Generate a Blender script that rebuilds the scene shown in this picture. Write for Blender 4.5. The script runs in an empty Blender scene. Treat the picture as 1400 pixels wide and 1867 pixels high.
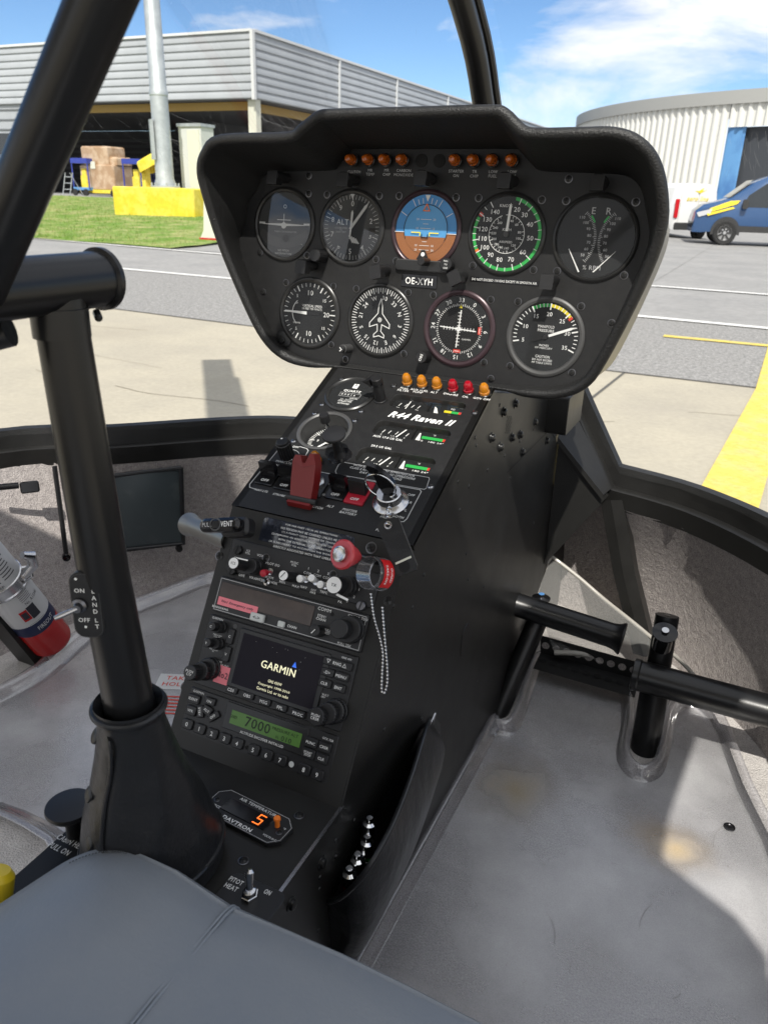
import bpy, bmesh, math, random
from mathutils import Vector, Matrix
from mathutils.geometry import tessellate_polygon
R=math.radians
rnd=random.Random(7)
S=bpy.context.scene
COL=S.collection
# ---------------------------------------------------------------- camera
CZ=1.22; F=1399.33
PITCH,ROLL,YAW=R(22.5314),R(1.7192),R(24.8275)
def _basis():
    cp,sp=math.cos(PITCH),math.sin(PITCH)
    fw=Vector((0,cp,-sp)); up=Vector((0,sp,cp)); rt=Vector((1,0,0))
    c,s=math.cos(ROLL),math.sin(ROLL)
    r2=c*rt+s*up; u2=-s*rt+c*up
    Z=Matrix.Rotation(YAW,3,'Z')
    return Z@r2,Z@u2,Z@fw
RT,UP,FW=_basis(); CAM=Vector((0,0,CZ))
cd=bpy.data.cameras.new('camera'); cam=bpy.data.objects.new('camera',cd); COL.objects.link(cam)
cd.sensor_fit='VERTICAL'; cd.sensor_height=36; cd.sensor_width=27; cd.lens=36*F/1867
cd.dof.use_dof=True; cd.dof.focus_distance=.82; cd.dof.aperture_fstop=16
cd.clip_start=.02; cd.clip_end=3000
cam.matrix_world=Matrix((( RT.x,UP.x,-FW.x,0),(RT.y,UP.y,-FW.y,0),(RT.z,UP.z,-FW.z,CZ),(0,0,0,1)))
S.camera=cam
# ---------------------------------------------------------------- world, sun, exposure
SUN_EL=R(50); SUN_AZ=math.atan2(.349,-.937)      # direction towards the sun, clockwise from +Y
w=bpy.data.worlds.new('World'); S.world=w; w.use_nodes=True
nt=w.node_tree; nt.nodes.clear()
N=nt.nodes.new; L=nt.links.new
out=N('ShaderNodeOutputWorld'); bg=N('ShaderNodeBackground'); bg.inputs[1].default_value=.15
sky=N('ShaderNodeTexSky'); sky.sky_type='NISHITA'; sky.sun_disc=False; sky.sun_elevation=SUN_EL; sky.sun_rotation=SUN_AZ
sky.air_density=.75; sky.dust_density=.1; sky.ozone_density=3.0
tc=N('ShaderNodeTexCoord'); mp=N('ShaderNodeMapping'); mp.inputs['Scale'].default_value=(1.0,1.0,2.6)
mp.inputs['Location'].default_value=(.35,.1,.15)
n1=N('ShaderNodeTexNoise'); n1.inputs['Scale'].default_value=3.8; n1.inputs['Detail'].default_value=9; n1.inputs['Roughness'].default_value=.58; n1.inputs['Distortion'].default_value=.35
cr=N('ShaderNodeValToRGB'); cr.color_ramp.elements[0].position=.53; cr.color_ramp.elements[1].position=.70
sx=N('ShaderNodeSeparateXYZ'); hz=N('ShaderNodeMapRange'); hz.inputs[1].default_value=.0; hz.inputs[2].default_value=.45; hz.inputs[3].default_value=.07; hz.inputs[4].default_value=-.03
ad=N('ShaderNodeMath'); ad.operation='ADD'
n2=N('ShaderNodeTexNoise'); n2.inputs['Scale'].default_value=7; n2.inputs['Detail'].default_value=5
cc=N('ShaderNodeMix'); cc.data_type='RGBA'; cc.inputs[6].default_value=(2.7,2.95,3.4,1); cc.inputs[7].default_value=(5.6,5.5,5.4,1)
mx=N('ShaderNodeMix'); mx.data_type='RGBA'
hs=N('ShaderNodeHueSaturation'); hs.inputs['Saturation'].default_value=1.12; hs.inputs['Value'].default_value=.56
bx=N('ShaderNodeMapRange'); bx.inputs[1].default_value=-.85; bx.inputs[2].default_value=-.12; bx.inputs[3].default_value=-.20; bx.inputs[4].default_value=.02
a2=N('ShaderNodeMath'); a2.operation='ADD'
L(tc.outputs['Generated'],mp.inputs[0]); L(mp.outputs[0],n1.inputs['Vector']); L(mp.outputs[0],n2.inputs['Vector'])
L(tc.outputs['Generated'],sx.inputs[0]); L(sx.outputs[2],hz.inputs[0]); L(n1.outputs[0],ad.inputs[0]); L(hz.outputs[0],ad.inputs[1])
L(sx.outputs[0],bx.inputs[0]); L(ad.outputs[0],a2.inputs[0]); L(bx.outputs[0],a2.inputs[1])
ov=N('ShaderNodeMapRange'); ov.inputs[1].default_value=.24; ov.inputs[2].default_value=.45; ov.inputs[3].default_value=0; ov.inputs[4].default_value=.17  # extra unseen clouds overhead, added to raise the ambient light in the cabin
bk=N('ShaderNodeMapRange'); bk.inputs[1].default_value=.15; bk.inputs[2].default_value=-.3; bk.inputs[3].default_value=0; bk.inputs[4].default_value=.30  # unseen clouds behind the camera, added for ambient light and gauge reflections
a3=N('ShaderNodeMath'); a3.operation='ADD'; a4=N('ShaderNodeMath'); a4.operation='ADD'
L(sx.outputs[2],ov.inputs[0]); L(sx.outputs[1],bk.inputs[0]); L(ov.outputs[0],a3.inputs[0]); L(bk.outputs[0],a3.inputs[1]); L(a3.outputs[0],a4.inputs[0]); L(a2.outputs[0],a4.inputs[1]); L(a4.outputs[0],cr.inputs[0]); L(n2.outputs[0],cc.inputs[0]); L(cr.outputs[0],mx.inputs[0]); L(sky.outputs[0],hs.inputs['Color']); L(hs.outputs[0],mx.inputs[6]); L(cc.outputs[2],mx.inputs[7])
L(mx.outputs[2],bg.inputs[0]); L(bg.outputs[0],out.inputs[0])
sd=bpy.data.lights.new('sun','SUN'); sd.energy=3.05; sd.angle=R(.53); sd.color=(1,.955,.88)
so=bpy.data.objects.new('sun',sd); COL.objects.link(so)
sdir=Vector((math.sin(SUN_AZ)*math.cos(SUN_EL),math.cos(SUN_AZ)*math.cos(SUN_EL),math.sin(SUN_EL)))
so.rotation_euler=sdir.to_track_quat('Z','Y').to_euler(); so.location=sdir*20
S.view_settings.view_transform='Standard'; S.view_settings.look='None'; S.view_settings.gamma=1; S.view_settings.exposure=.82
S.render.engine='CYCLES'
S.cycles.max_bounces=8; S.cycles.transparent_max_bounces=16; S.cycles.caustics_reflective=False; S.cycles.caustics_refractive=False
# ---------------------------------------------------------------- projecting helpers (pixel of the photo -> point on a real plane)
def ray(x,y): return RT*((x-700)/F)+UP*((933.5-y)/F)+FW
def on(x,y,P,n):
    d=ray(x,y); return CAM+d*((Vector(P)-CAM).dot(n)/d.dot(n))
def onZ(x,y,z): return on(x,y,(0,0,z),Vector((0,0,1)))
def onY(x,y,Y): return on(x,y,(0,Y,0),Vector((0,1,0)))
def onX(x,y,X): return on(x,y,(X,0,0),Vector((1,0,0)))
class Pl:
    def __init__(s,O,U,V):
        s.O=Vector(O); s.U=Vector(U).normalized(); V=Vector(V); s.N=s.U.cross(V).normalized(); s.V=s.N.cross(s.U)
    def uv(s,px,py,h=0):
        P=on(px,py,s.O+s.N*h,s.N)-s.O; return P.dot(s.U),P.dot(s.V)
    def M(s,u,v,h=0,rot=0):
        m=Matrix((( s.U.x,s.V.x,s.N.x,0),(s.U.y,s.V.y,s.N.y,0),(s.U.z,s.V.z,s.N.z,0),(0,0,0,1)))
        return Matrix.Translation(s.O+s.U*u+s.V*v+s.N*h)@m@Matrix.Rotation(rot,4,'Z')
    def at(s,px,py,h=0,rot=0):
        u,v=s.uv(px,py,h); return s.M(u,v,h,rot)
tA=R(6.2328); tB=R(63.857); tS=R(29.858)
PA=Pl((0,.7934,1.02),(1,0,0),(0,math.sin(tA),math.cos(tA)))
PB=Pl((0,.3882,.844),(1,0,0),(0,math.sin(tB),math.cos(tB)))
PS=Pl((0,.439,.72),(1,0,0),(0,math.sin(tS),math.cos(tS)))
PD=Pl((0,0,.735),(1,0,0),(0,1,0))
PR=Pl((-.238,0,0),(0,1,0),(0,0,1))
# coordinates read off enlarged crops of the photograph
z3=lambda x,y:(440+.27143*x,260+.27143*y)
z4=lambda x,y:(700+.35714*x,260+.35714*y)
z5=lambda x,y:(400+.37143*x,640+.37143*y)
za=lambda x,y:(320+.32857*x,920+.32857*y)
zb=lambda x,y:(300+.28571*x,1100+.28571*y)
zc=lambda x,y:(320+.38571*x,1380+.38571*y)
zd=lambda x,y:(440+.2*x,680+.2*y)
ze=lambda x,y:(680+.17143*x,680+.17143*y)
zf=lambda x,y:(360+.25714*x,940+.25714*y)
zg=lambda x,y:(560+.15714*x,930+.15714*y)
zh=lambda x,y:(880+.2*x,660+.2*y)
zk=lambda x,y:(840+.4*x,680+.4*y)
# ---------------------------------------------------------------- materials
def mat(name,col,rough=.5,metal=0,bump=None,var=None,coat=0,spec=.5,trans=0,alpha=1,emit=None,ior=1.45,var2=None,stains=()):
    m=bpy.data.materials.new(name); m.use_nodes=True; t=m.node_tree; b=t.nodes['Principled BSDF']
    b.inputs['Base Color'].default_value=(*col,1); b.inputs['Roughness'].default_value=rough; b.inputs['Metallic'].default_value=metal
    b.inputs['Coat Weight'].default_value=coat; b.inputs['Specular IOR Level'].default_value=spec; b.inputs['Transmission Weight'].default_value=trans
    b.inputs['IOR'].default_value=ior; b.inputs['Alpha'].default_value=alpha
    if emit: b.inputs['Emission Color'].default_value=(*emit[0],1); b.inputs['Emission Strength'].default_value=emit[1]
    g=t.nodes.new('ShaderNodeTexCoord')
    if bump:
        for i,(sc,st,di) in enumerate(bump if isinstance(bump,list) else [bump]):
            n=t.nodes.new('ShaderNodeTexNoise'); n.inputs['Scale'].default_value=sc; n.inputs['Detail'].default_value=4
            t.links.new(g.outputs['Object'],n.inputs['Vector'])
            q=t.nodes.new('ShaderNodeBump'); q.inputs['Strength'].default_value=st; q.inputs['Distance'].default_value=di
            t.links.new(n.outputs[0],q.inputs['Height'])
            if b.inputs['Normal'].links: t.links.new(b.inputs['Normal'].links[0].from_node.outputs[0],q.inputs['Normal'])
            t.links.new(q.outputs[0],b.inputs['Normal'])
    if var:   # (scale, colour2, low, high, roughness2)
        n=t.nodes.new('ShaderNodeTexNoise'); n.inputs['Scale'].default_value=var[0]; n.inputs['Detail'].default_value=8; n.inputs['Roughness'].default_value=.62
        t.links.new(g.outputs['Object'],n.inputs['Vector'])
        r=t.nodes.new('ShaderNodeMapRange'); r.inputs[1].default_value=var[2]; r.inputs[2].default_value=var[3]; t.links.new(n.outputs[0],r.inputs[0])
        x=t.nodes.new('ShaderNodeMix'); x.data_type='RGBA'; x.inputs[6].default_value=(*col,1); x.inputs[7].default_value=(*var[1],1)
        t.links.new(r.outputs[0],x.inputs[0]); t.links.new(x.outputs[2],b.inputs['Base Color'])
        if len(var)>4:
            y=t.nodes.new('ShaderNodeMapRange'); y.inputs[3].default_value=rough; y.inputs[4].default_value=var[4]; t.links.new(r.outputs[0],y.inputs[0]); t.links.new(y.outputs[0],b.inputs['Roughness'])
    if var2:  # (scale, amount) fine speckle multiplied onto the colour
        n=t.nodes.new('ShaderNodeTexNoise'); n.inputs['Scale'].default_value=var2[0]; n.inputs['Detail'].default_value=3; t.links.new(g.outputs['Object'],n.inputs['Vector'])
        r=t.nodes.new('ShaderNodeMapRange'); r.inputs[1].default_value=.3; r.inputs[2].default_value=.7; r.inputs[3].default_value=1-var2[1]; r.inputs[4].default_value=1+var2[1]; t.links.new(n.outputs[0],r.inputs[0])
        x=t.nodes.new('ShaderNodeMix'); x.data_type='RGBA'; x.blend_type='MULTIPLY'; x.inputs[0].default_value=1; x.inputs[6].default_value=(*col,1)
        if b.inputs['Base Color'].links: t.links.new(b.inputs['Base Color'].links[0].from_socket,x.inputs[6])
        c=t.nodes.new('ShaderNodeCombineColor')
        for i in range(3): t.links.new(r.outputs[0],c.inputs[i])
        t.links.new(c.outputs[0],x.inputs[7]); t.links.new(x.outputs[2],b.inputs['Base Color'])
    for (cen,rad,sc,amt) in stains:   # worn / rusty patches of the thing itself: centre, radius, colour, strength
        d=t.nodes.new('ShaderNodeVectorMath'); d.operation='SUBTRACT'; d.inputs[1].default_value=cen; t.links.new(g.outputs['Object'],d.inputs[0])
        l=t.nodes.new('ShaderNodeVectorMath'); l.operation='LENGTH'; t.links.new(d.outputs[0],l.inputs[0])
        n=t.nodes.new('ShaderNodeTexNoise'); n.inputs['Scale'].default_value=14; n.inputs['Detail'].default_value=5; t.links.new(g.outputs['Object'],n.inputs['Vector'])
        k=t.nodes.new('ShaderNodeMath'); k.operation='MULTIPLY_ADD'; k.inputs[1].default_value=rad*1.2; t.links.new(n.outputs[0],k.inputs[0]); t.links.new(l.outputs['Value'],k.inputs[2])
        r=t.nodes.new('ShaderNodeMapRange'); r.interpolation_type='SMOOTHSTEP'; r.inputs[1].default_value=rad*.55; r.inputs[2].default_value=rad*1.75; r.inputs[3].default_value=amt; r.inputs[4].default_value=0; t.links.new(k.outputs[0],r.inputs[0])
        x=t.nodes.new('ShaderNodeMix'); x.data_type='RGBA'; x.inputs[6].default_value=(*col,1); x.inputs[7].default_value=(*sc,1)
        if b.inputs['Base Color'].links: t.links.new(b.inputs['Base Color'].links[0].from_socket,x.inputs[6])
        t.links.new(r.outputs[0],x.inputs[0]); t.links.new(x.outputs[2],b.inputs['Base Color'])
    return m
def clear(name,tint=(1,1,1),gloss=.06,rough=.02,milky=0,mcol=(.8,.8,.8),fres=True,scratch=None,stains=(),speck=None):
    m=bpy.data.materials.new(name); m.use_nodes=True; t=m.node_tree; t.nodes.clear(); A=t.nodes.new; K=t.links.new
    o=A('ShaderNodeOutputMaterial'); tr=A('ShaderNodeBsdfTransparent'); tr.inputs[0].default_value=(*tint,1)
    gl=A('ShaderNodeBsdfGlossy'); gl.inputs['Roughness'].default_value=rough
    df=A('ShaderNodeBsdfDiffuse'); df.inputs[0].default_value=(*mcol,1)
    m1=A('ShaderNodeMixShader'); m1.inputs[0].default_value=milky
    m2=A('ShaderNodeMixShader')
    K(tr.outputs[0],m1.inputs[1]); K(df.outputs[0],m1.inputs[2]); K(m1.outputs[0],m2.inputs[1]); K(gl.outputs[0],m2.inputs[2])
    if fres:
        lw=A('ShaderNodeFresnel'); lw.inputs[0].default_value=1.5; mm=A('ShaderNodeMath'); mm.operation='MULTIPLY'; mm.inputs[1].default_value=gloss/.04
        K(lw.outputs[0],mm.inputs[0]); mm.use_clamp=True; K(mm.outputs[0],m2.inputs[0])
    else: m2.inputs[0].default_value=gloss
    if scratch:
        g=A('ShaderNodeTexCoord'); n=A('ShaderNodeTexNoise'); n.inputs['Scale'].default_value=scratch[0]; n.inputs['Detail'].default_value=6
        r=A('ShaderNodeMapRange'); r.inputs[1].default_value=.42; r.inputs[2].default_value=.72; r.inputs[3].default_value=milky; r.inputs[4].default_value=scratch[1]
        K(g.outputs['Object'],n.inputs['Vector']); K(n.outputs[0],r.inputs[0]); K(r.outputs[0],m1.inputs[0])
        bp=A('ShaderNodeBump'); bp.inputs['Strength'].default_value=.35; bp.inputs['Distance'].default_value=.002
        K(n.outputs[0],bp.inputs['Height']); K(bp.outputs[0],gl.inputs['Normal'])
    for (cen,rad,sc,amt) in stains:
        g=A('ShaderNodeTexCoord'); d=A('ShaderNodeVectorMath'); d.operation='SUBTRACT'; d.inputs[1].default_value=cen; K(g.outputs['Object'],d.inputs[0])
        l=A('ShaderNodeVectorMath'); l.operation='LENGTH'; K(d.outputs[0],l.inputs[0])
        n=A('ShaderNodeTexNoise'); n.inputs['Scale'].default_value=16; n.inputs['Detail'].default_value=6; K(g.outputs['Object'],n.inputs['Vector'])
        k=A('ShaderNodeMath'); k.operation='MULTIPLY_ADD'; k.inputs[1].default_value=rad*1.2; K(n.outputs[0],k.inputs[0]); K(l.outputs['Value'],k.inputs[2])
        r=A('ShaderNodeMapRange'); r.interpolation_type='SMOOTHSTEP'; r.inputs[1].default_value=rad*.6; r.inputs[2].default_value=rad*1.7; r.inputs[3].default_value=amt; r.inputs[4].default_value=0; K(k.outputs[0],r.inputs[0])
        x=A('ShaderNodeMix'); x.data_type='RGBA'; x.inputs[6].default_value=(*mcol,1); x.inputs[7].default_value=(*sc,1)
        if df.inputs[0].links: K(df.inputs[0].links[0].from_socket,x.inputs[6])
        K(r.outputs[0],x.inputs[0]); K(x.outputs[2],df.inputs[0])
        if m1.inputs[0].links:
            q=A('ShaderNodeMath'); q.operation='MAXIMUM'; K(m1.inputs[0].links[0].from_socket,q.inputs[0]); K(r.outputs[0],q.inputs[1]); K(q.outputs[0],m1.inputs[0])
    if speck:
        g=A('ShaderNodeTexCoord'); n=A('ShaderNodeTexNoise'); n.inputs['Scale'].default_value=speck[0]; n.inputs['Detail'].default_value=3; K(g.outputs['Object'],n.inputs['Vector'])
        r=A('ShaderNodeMapRange'); r.inputs[1].default_value=.3; r.inputs[2].default_value=.7; r.inputs[3].default_value=1-speck[1]; r.inputs[4].default_value=1; K(n.outputs[0],r.inputs[0])
        c=A('ShaderNodeCombineColor'); x=A('ShaderNodeMix'); x.data_type='RGBA'; x.blend_type='MULTIPLY'; x.inputs[0].default_value=1; x.inputs[6].default_value=(*mcol,1)
        for i in range(3): K(r.outputs[0],c.inputs[i])
        if df.inputs[0].links: K(df.inputs[0].links[0].from_socket,x.inputs[6])
        K(c.outputs[0],x.inputs[7]); K(x.outputs[2],df.inputs[0])
    K(m2.outputs[0],o.inputs[0]); return m
MT=dict(
 panel=mat('panel_black',(.013,.013,.0135),.46,spec=.38,bump=(900,.18,.0006),var=(140,(.0175,.0175,.0175),.42,.78,.52)),
 body=mat('console_black',(.013,.0127,.012),.36,spec=.38,bump=[(700,.12,.0005)],var=(16,(.019,.0186,.0175),.35,.75,.46)),
 hood=mat('hood_vinyl',(.013,.013,.013),.40,bump=(620,.7,.0013)),
 hoodside=mat('hood_underside',(.014,.014,.014),.6,bump=(260,.5,.001)),
 black=mat('black_plastic',(.014,.014,.015),.38,bump=(600,.1,.0004)),
 gloss=mat('gloss_black',(.008,.008,.009),.12),
 matte=mat('matte_black',(.006,.006,.006),.8),
 bezel=mat('bezel_black',(.018,.018,.018),.3),
 bezelp=mat('bezel_plum',(.05,.030,.036),.3,metal=.3),
 bezelg=mat('bezel_grey',(.06,.06,.06),.4),
 dial=mat('dial_black',(.012,.013,.014),.55),
 dialg=mat('dial_grey',(.035,.038,.04),.5),
 white=mat('marking_white',(.82,.82,.80),.5),
 grey=mat('marking_grey',(.45,.45,.45),.5),
 green=mat('marking_green',(.03,.42,.08),.5),
 yellow=mat('marking_yellow',(.75,.62,.03),.5),
 red=mat('marking_red',(.62,.05,.03),.5),
 orange=mat('marking_orange',(.85,.20,.02),.5),
 skyblue=mat('dial_blue',(.07,.30,.66),.5),
 skyblue2=mat('dial_blue_inner',(.10,.37,.72),.5),
 brown=mat('dial_brown',(.34,.13,.045),.5),
 amber=mat('amber_lens',(1,.36,.02),.06,trans=.55,coat=.6),
 amberd=mat('amber_lens_dark',(.80,.17,.012),.06,trans=.5,coat=.5),
 redl=mat('red_lens',(.70,.01,.03),.05,trans=.55,coat=.5),
 steel=mat('steel',(.55,.55,.56),.22,metal=1,bump=(300,.08,.0004)),
 steelb=mat('brushed_tube',(.24,.235,.22),.42,metal=.7),
 steeld=mat('dark_steel',(.16,.16,.17),.3,metal=1),
 screwb=mat('black_screw',(.03,.03,.03),.28,metal=.6),
 chrome=mat('chrome',(.8,.8,.8),.08,metal=1),
 guard=mat('red_guard',(.17,.012,.012),.35,bump=(400,.15,.0005)),
 cap=mat('pink_red_plastic',(.50,.045,.055),.25,bump=(200,.1,.0004),coat=.3),
 pink=mat('pink_label',(.80,.22,.26),.6),
 rswitch=mat('red_switch',(.42,.012,.03),.35),
 redtag=mat('red_tag',(.62,.012,.015),.45),
 screen=mat('screen_off',(.008,.006,.011),.2,spec=.15),
 amberwin=mat('smoked_window',(.055,.042,.038),.18,bump=(60,.2,.001),var=(25,(.09,.07,.06),.4,.7)),
 lcd=mat('lcd_green',(.06,.14,.03),.35,emit=((.10,.24,.03),.06)),
 lcdd=mat('lcd_digits',(.008,.012,.008),.5),
 scrtxt=mat('screen_text',(.7,.68,.5),.5,emit=((.9,.85,.55),.4)),
 scrblue=mat('screen_blue',(.02,.08,.4),.5,emit=((.03,.12,.6),.6)),
 led=mat('led_red',(.7,.12,.02),.5,emit=((1,.16,.02),1.1)),
 leather=mat('black_leather',(.014,.0145,.016),.32,bump=[(420,.3,.0006),(22,.5,.006),(60,.25,.002)]),
 seat=mat('grey_leather',(.19,.215,.25),.36,bump=[(420,.28,.0008),(10,.25,.006)],var=(6,(.24,.255,.27),.4,.8,.5)),
 thread=mat('thread',(.07,.075,.08),.7),
 tube=mat('powder_black_tube',(.009,.009,.0095),.30,bump=(800,.12,.0004)),
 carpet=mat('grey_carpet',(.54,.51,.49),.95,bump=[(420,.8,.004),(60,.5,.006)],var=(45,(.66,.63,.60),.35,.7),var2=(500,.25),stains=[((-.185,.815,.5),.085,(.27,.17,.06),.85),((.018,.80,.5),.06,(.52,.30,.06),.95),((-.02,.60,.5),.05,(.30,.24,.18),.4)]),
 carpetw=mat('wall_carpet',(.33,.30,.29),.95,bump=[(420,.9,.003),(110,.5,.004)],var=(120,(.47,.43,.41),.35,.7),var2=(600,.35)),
 shell=mat('shell_sunlit',(.16,.15,.125),.35),  # sunlight on the hood's outer side put into a lighter beige colour
 headliner=mat('headliner',(.55,.54,.52),.9),
 wpocket=mat('vinyl_pocket',(.05,.062,.066),.35,bump=(40,.2,.002),var=(20,(.10,.115,.11),.55,.8,.5)),
 extred=mat('extinguisher_red',(.50,.012,.012),.25,coat=.4),
 extblue=mat('extinguisher_blue',(.012,.02,.07),.35),
 extwhite=mat('extinguisher_label',(.62,.62,.62),.4),
 ink=mat('printing_ink',(.03,.03,.04),.6),
 glass=clear('gauge_glass',gloss=.06,rough=.01), glasslow=clear('gauge_glass_matte',gloss=.012,rough=.05),
 plasticc=clear('clear_plastic',(.93,.93,.94),gloss=.02,rough=.12,milky=.05,mcol=(.75,.75,.75)),
 mat_=clear('floor_mat_plastic',(.93,.93,.98),gloss=.13,rough=.27,milky=.26,mcol=(.99,.985,1.0),scratch=(7,.55),speck=(650,.20),stains=[((-.165,.79,.5065),.07,(.36,.27,.13),.85),((.035,.785,.5065),.05,(.74,.50,.17),.75),((-.02,.60,.5065),.04,(.45,.42,.36),.3)]),
 matlip=clear('floor_mat_lip',(.88,.88,.91),gloss=.14,rough=.12,milky=.20,mcol=(.80,.79,.83)),
 windsc=clear('windscreen',(.985,.99,.99),gloss=.006,rough=.0,milky=.010,mcol=(.9,.9,.9),scratch=(4,.038)),
 ctube=mat('milky_tube',(.40,.38,.34),.35,coat=.3),
 stain=mat('rust_stain',(.30,.19,.07),.9),
 penw=mat('pen_green',(.03,.16,.03),.3),
 yplastic=mat('yellow_plastic',(.75,.55,.02),.35),
 bplastic=mat('blue_plastic',(.03,.05,.30),.5),
)
# ---------------------------------------------------------------- mesh building
_txt={}
def glyphs(s,bold=0,shear=0,sp=1):
    if 'M' in s: bold=0
    k=(s,bold,shear,sp)
    if k not in _txt:
        c=bpy.data.curves.new('t','FONT'); c.body=s; c.size=1; c.align_x='CENTER'; c.resolution_u=2; c.offset=bold; c.shear=shear; c.space_character=sp; c.space_line=.85
        o=bpy.data.objects.new('t',c); me=bpy.data.meshes.new_from_object(o)
        v=[x.co.copy() for x in me.vertices]; f=[tuple(p.vertices) for p in me.polygons]
        bpy.data.objects.remove(o); bpy.data.curves.remove(c); bpy.data.meshes.remove(me)
        x0=min(a.x for a in v);x1=max(a.x for a in v);y0=min(a.y for a in v);y1=max(a.y for a in v)
        v=[Vector((a.x-(x0+x1)/2,a.y-(y0+y1)/2,0)) for a in v]
        _txt[k]=(v,f,x1-x0,y1-y0)
    return _txt[k]
I4=Matrix.Identity(4)
def TR(x,y,z): return Matrix.Translation((x,y,z))
class MB:
    def __init__(s): s.v=[];s.f=[];s.m=[];s.mats=[];s.sm=[]
    def mi(s,m):
        m=MT[m] if isinstance(m,str) else m
        if m not in s.mats: s.mats.append(m)
        return s.mats.index(m)
    def add(s,v,f,m,M=I4,sm=True):
        b=len(s.v); k=s.mi(m)
        s.v+=[tuple(M@Vector(a)) for a in v]
        for a in f: s.f.append(tuple(b+i for i in a)); s.m.append(k); s.sm.append(sm)
        return s
    def text(s,M,t,h,m='white',w=None,bold=.007,shear=0,sp=1.08,x=0,y=0,z=.0003,rot=0,lines=None):
        v,f,W,H=glyphs(t,bold,shear,sp)
        nl=t.count('\n')+1
        sy=h/(.72 if nl==1 else .72); 
        if nl==1: sy=h/ max(H,.5)
        sxx=sy if w is None else w/W
        return s.add(v,f,m,M@TR(x,y,z)@Matrix.Rotation(rot,4,'Z')@Matrix.Diagonal((sxx,sy,1,1)),False)
    def quad(s,M,x0,y0,x1,y1,z,m): return s.add([(x0,y0,z),(x1,y0,z),(x1,y1,z),(x0,y1,z)],[(0,1,2,3)],m,M,False)
    def poly(s,M,pts,z,m):
        tri=tessellate_polygon([[Vector((a[0],a[1],0)) for a in pts]])
        ar=sum(pts[i-1][0]*pts[i][1]-pts[i][0]*pts[i-1][1] for i in range(len(pts)))
        f=[]
        for t in tri:
            a,b,c=[pts[i] for i in t]
            cr=(b[0]-a[0])*(c[1]-a[1])-(b[1]-a[1])*(c[0]-a[0])
            f.append(tuple(t) if cr>0 else tuple(reversed(t)))
        return s.add([(a[0],a[1],z) for a in pts],f,m,M,False)
    def line(s,M,pts,wd,m='white',z=.0003,closed=False):
        n=len(pts)
        for i in range(n if closed else n-1):
            a=Vector(pts[i][:2]);b=Vector(pts[(i+1)%n][:2]); d=(b-a)
            if d.length<1e-7: continue
            d.normalize(); p=Vector((-d.y,d.x))*wd/2; e=d*wd*.4
            q=[a-e-p,b+e-p,b+e+p,a-e+p]; s.add([(k.x,k.y,z+(i%2)*wd*.02) for k in q],[(0,1,2,3)],m,M,False)
        return s
    def arc(s,M,r0,r1,a0,a1,m,z=.0003,n=24):       # angles clockwise from the top, degrees
        v=[];f=[]
        for i in range(n+1):
            a=R(a0+(a1-a0)*i/n); 
            for r in (r0,r1): v.append((r*math.sin(a),r*math.cos(a),z))
        for i in range(n): f.append((2*i,2*i+1,2*i+3,2*i+2)) if False else f.append((2*i,2*i+2,2*i+3,2*i+1))
        return s.add(v,f,m,M,False)
    def tick(s,M,a,r0,r1,wd,m='white',z=.0003):
        a=R(a); d=(math.sin(a),math.cos(a)); return s.line(M,[(d[0]*r0,d[1]*r0),(d[0]*r1,d[1]*r1)],wd,m,z)
    def disc(s,M,r,z,m,n=32,x=0,y=0):
        return s.add([(x+r*math.cos(2*math.pi*i/n),y+r*math.sin(2*math.pi*i/n),z) for i in range(n)],[tuple(range(n))],m,M,False)
    def lathe(s,M,prof,m,n=28,x=0,y=0):
        v=[];f=[];idx=[]
        for r,z in prof:
            if r<1e-6: idx.append([len(v)]); v.append((x,y,z))
            else:
                idx.append(list(range(len(v),len(v)+n)))
                v+=[(x+r*math.cos(2*math.pi*i/n),y+r*math.sin(2*math.pi*i/n),z) for i in range(n)]
        for a,b in zip(idx,idx[1:]):
            for i in range(n):
                j=(i+1)%n
                if len(a)==1 and len(b)==1: continue
                if len(a)==1: f.append((a[0],b[j],b[i]))
                elif len(b)==1: f.append((a[i],a[j],b[0]))
                else: f.append((a[i],a[j],b[j],b[i]))
        return s.add(v,f,m,M)
    def cyl(s,M,r,z0,z1,m,n=24,bev=.0006,x=0,y=0): return s.lathe(M,[(r,z0),(r,z1-bev),(r-bev,z1),(0,z1)],m,n,x,y)
    def knurl(s,M,r,z0,z1,m,n=24,d=.06,x=0,y=0):
        v=[];f=[];k=n*2
        for z,q in ((z0,1),(z1-.0008,1),(z1,.9)):
            for i in range(k):
                rr=r*q*(1 if i%2 else 1-d); a=2*math.pi*i/k; v.append((x+rr*math.cos(a),y+rr*math.sin(a),z))
        for l in range(2):
            for i in range(k): j=(i+1)%k; f.append((l*k+i,l*k+j,l*k+k+j,l*k+k+i))
        f.append(tuple(range(2*k,3*k))); return s.add(v,f,m,M,False)
    def rrect(s,M,cx,cy,w,h,z0,z1,r,m,bev=.0006,top=None,n=4):
        def ring(w,h,r,z):
            r=min(r,w/2-1e-5,h/2-1e-5); p=[]
            for qx,qy,a0 in ((1,1,0),(-1,1,90),(-1,-1,180),(1,-1,270)):
                for i in range(n+1):
                    a=R(a0+90*i/n); p.append((cx+qx*(w/2-r)+r*math.cos(a),cy+qy*(h/2-r)+r*math.sin(a),z))
            return p
        k=4*(n+1); v=ring(w,h,r,z0)+ring(w,h,r,z1-bev)+ring(w-2*bev,h-2*bev,max(r-bev,1e-4),z1)
        f=[]
        for l in range(2):
            for i in range(k): j=(i+1)%k; f.append((l*k+i,l*k+j,l*k+k+j,l*k+k+i))
        s.add(v,f,m,M); s.add(v[2*k:],[tuple(range(k))],top or m,M); return s
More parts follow.
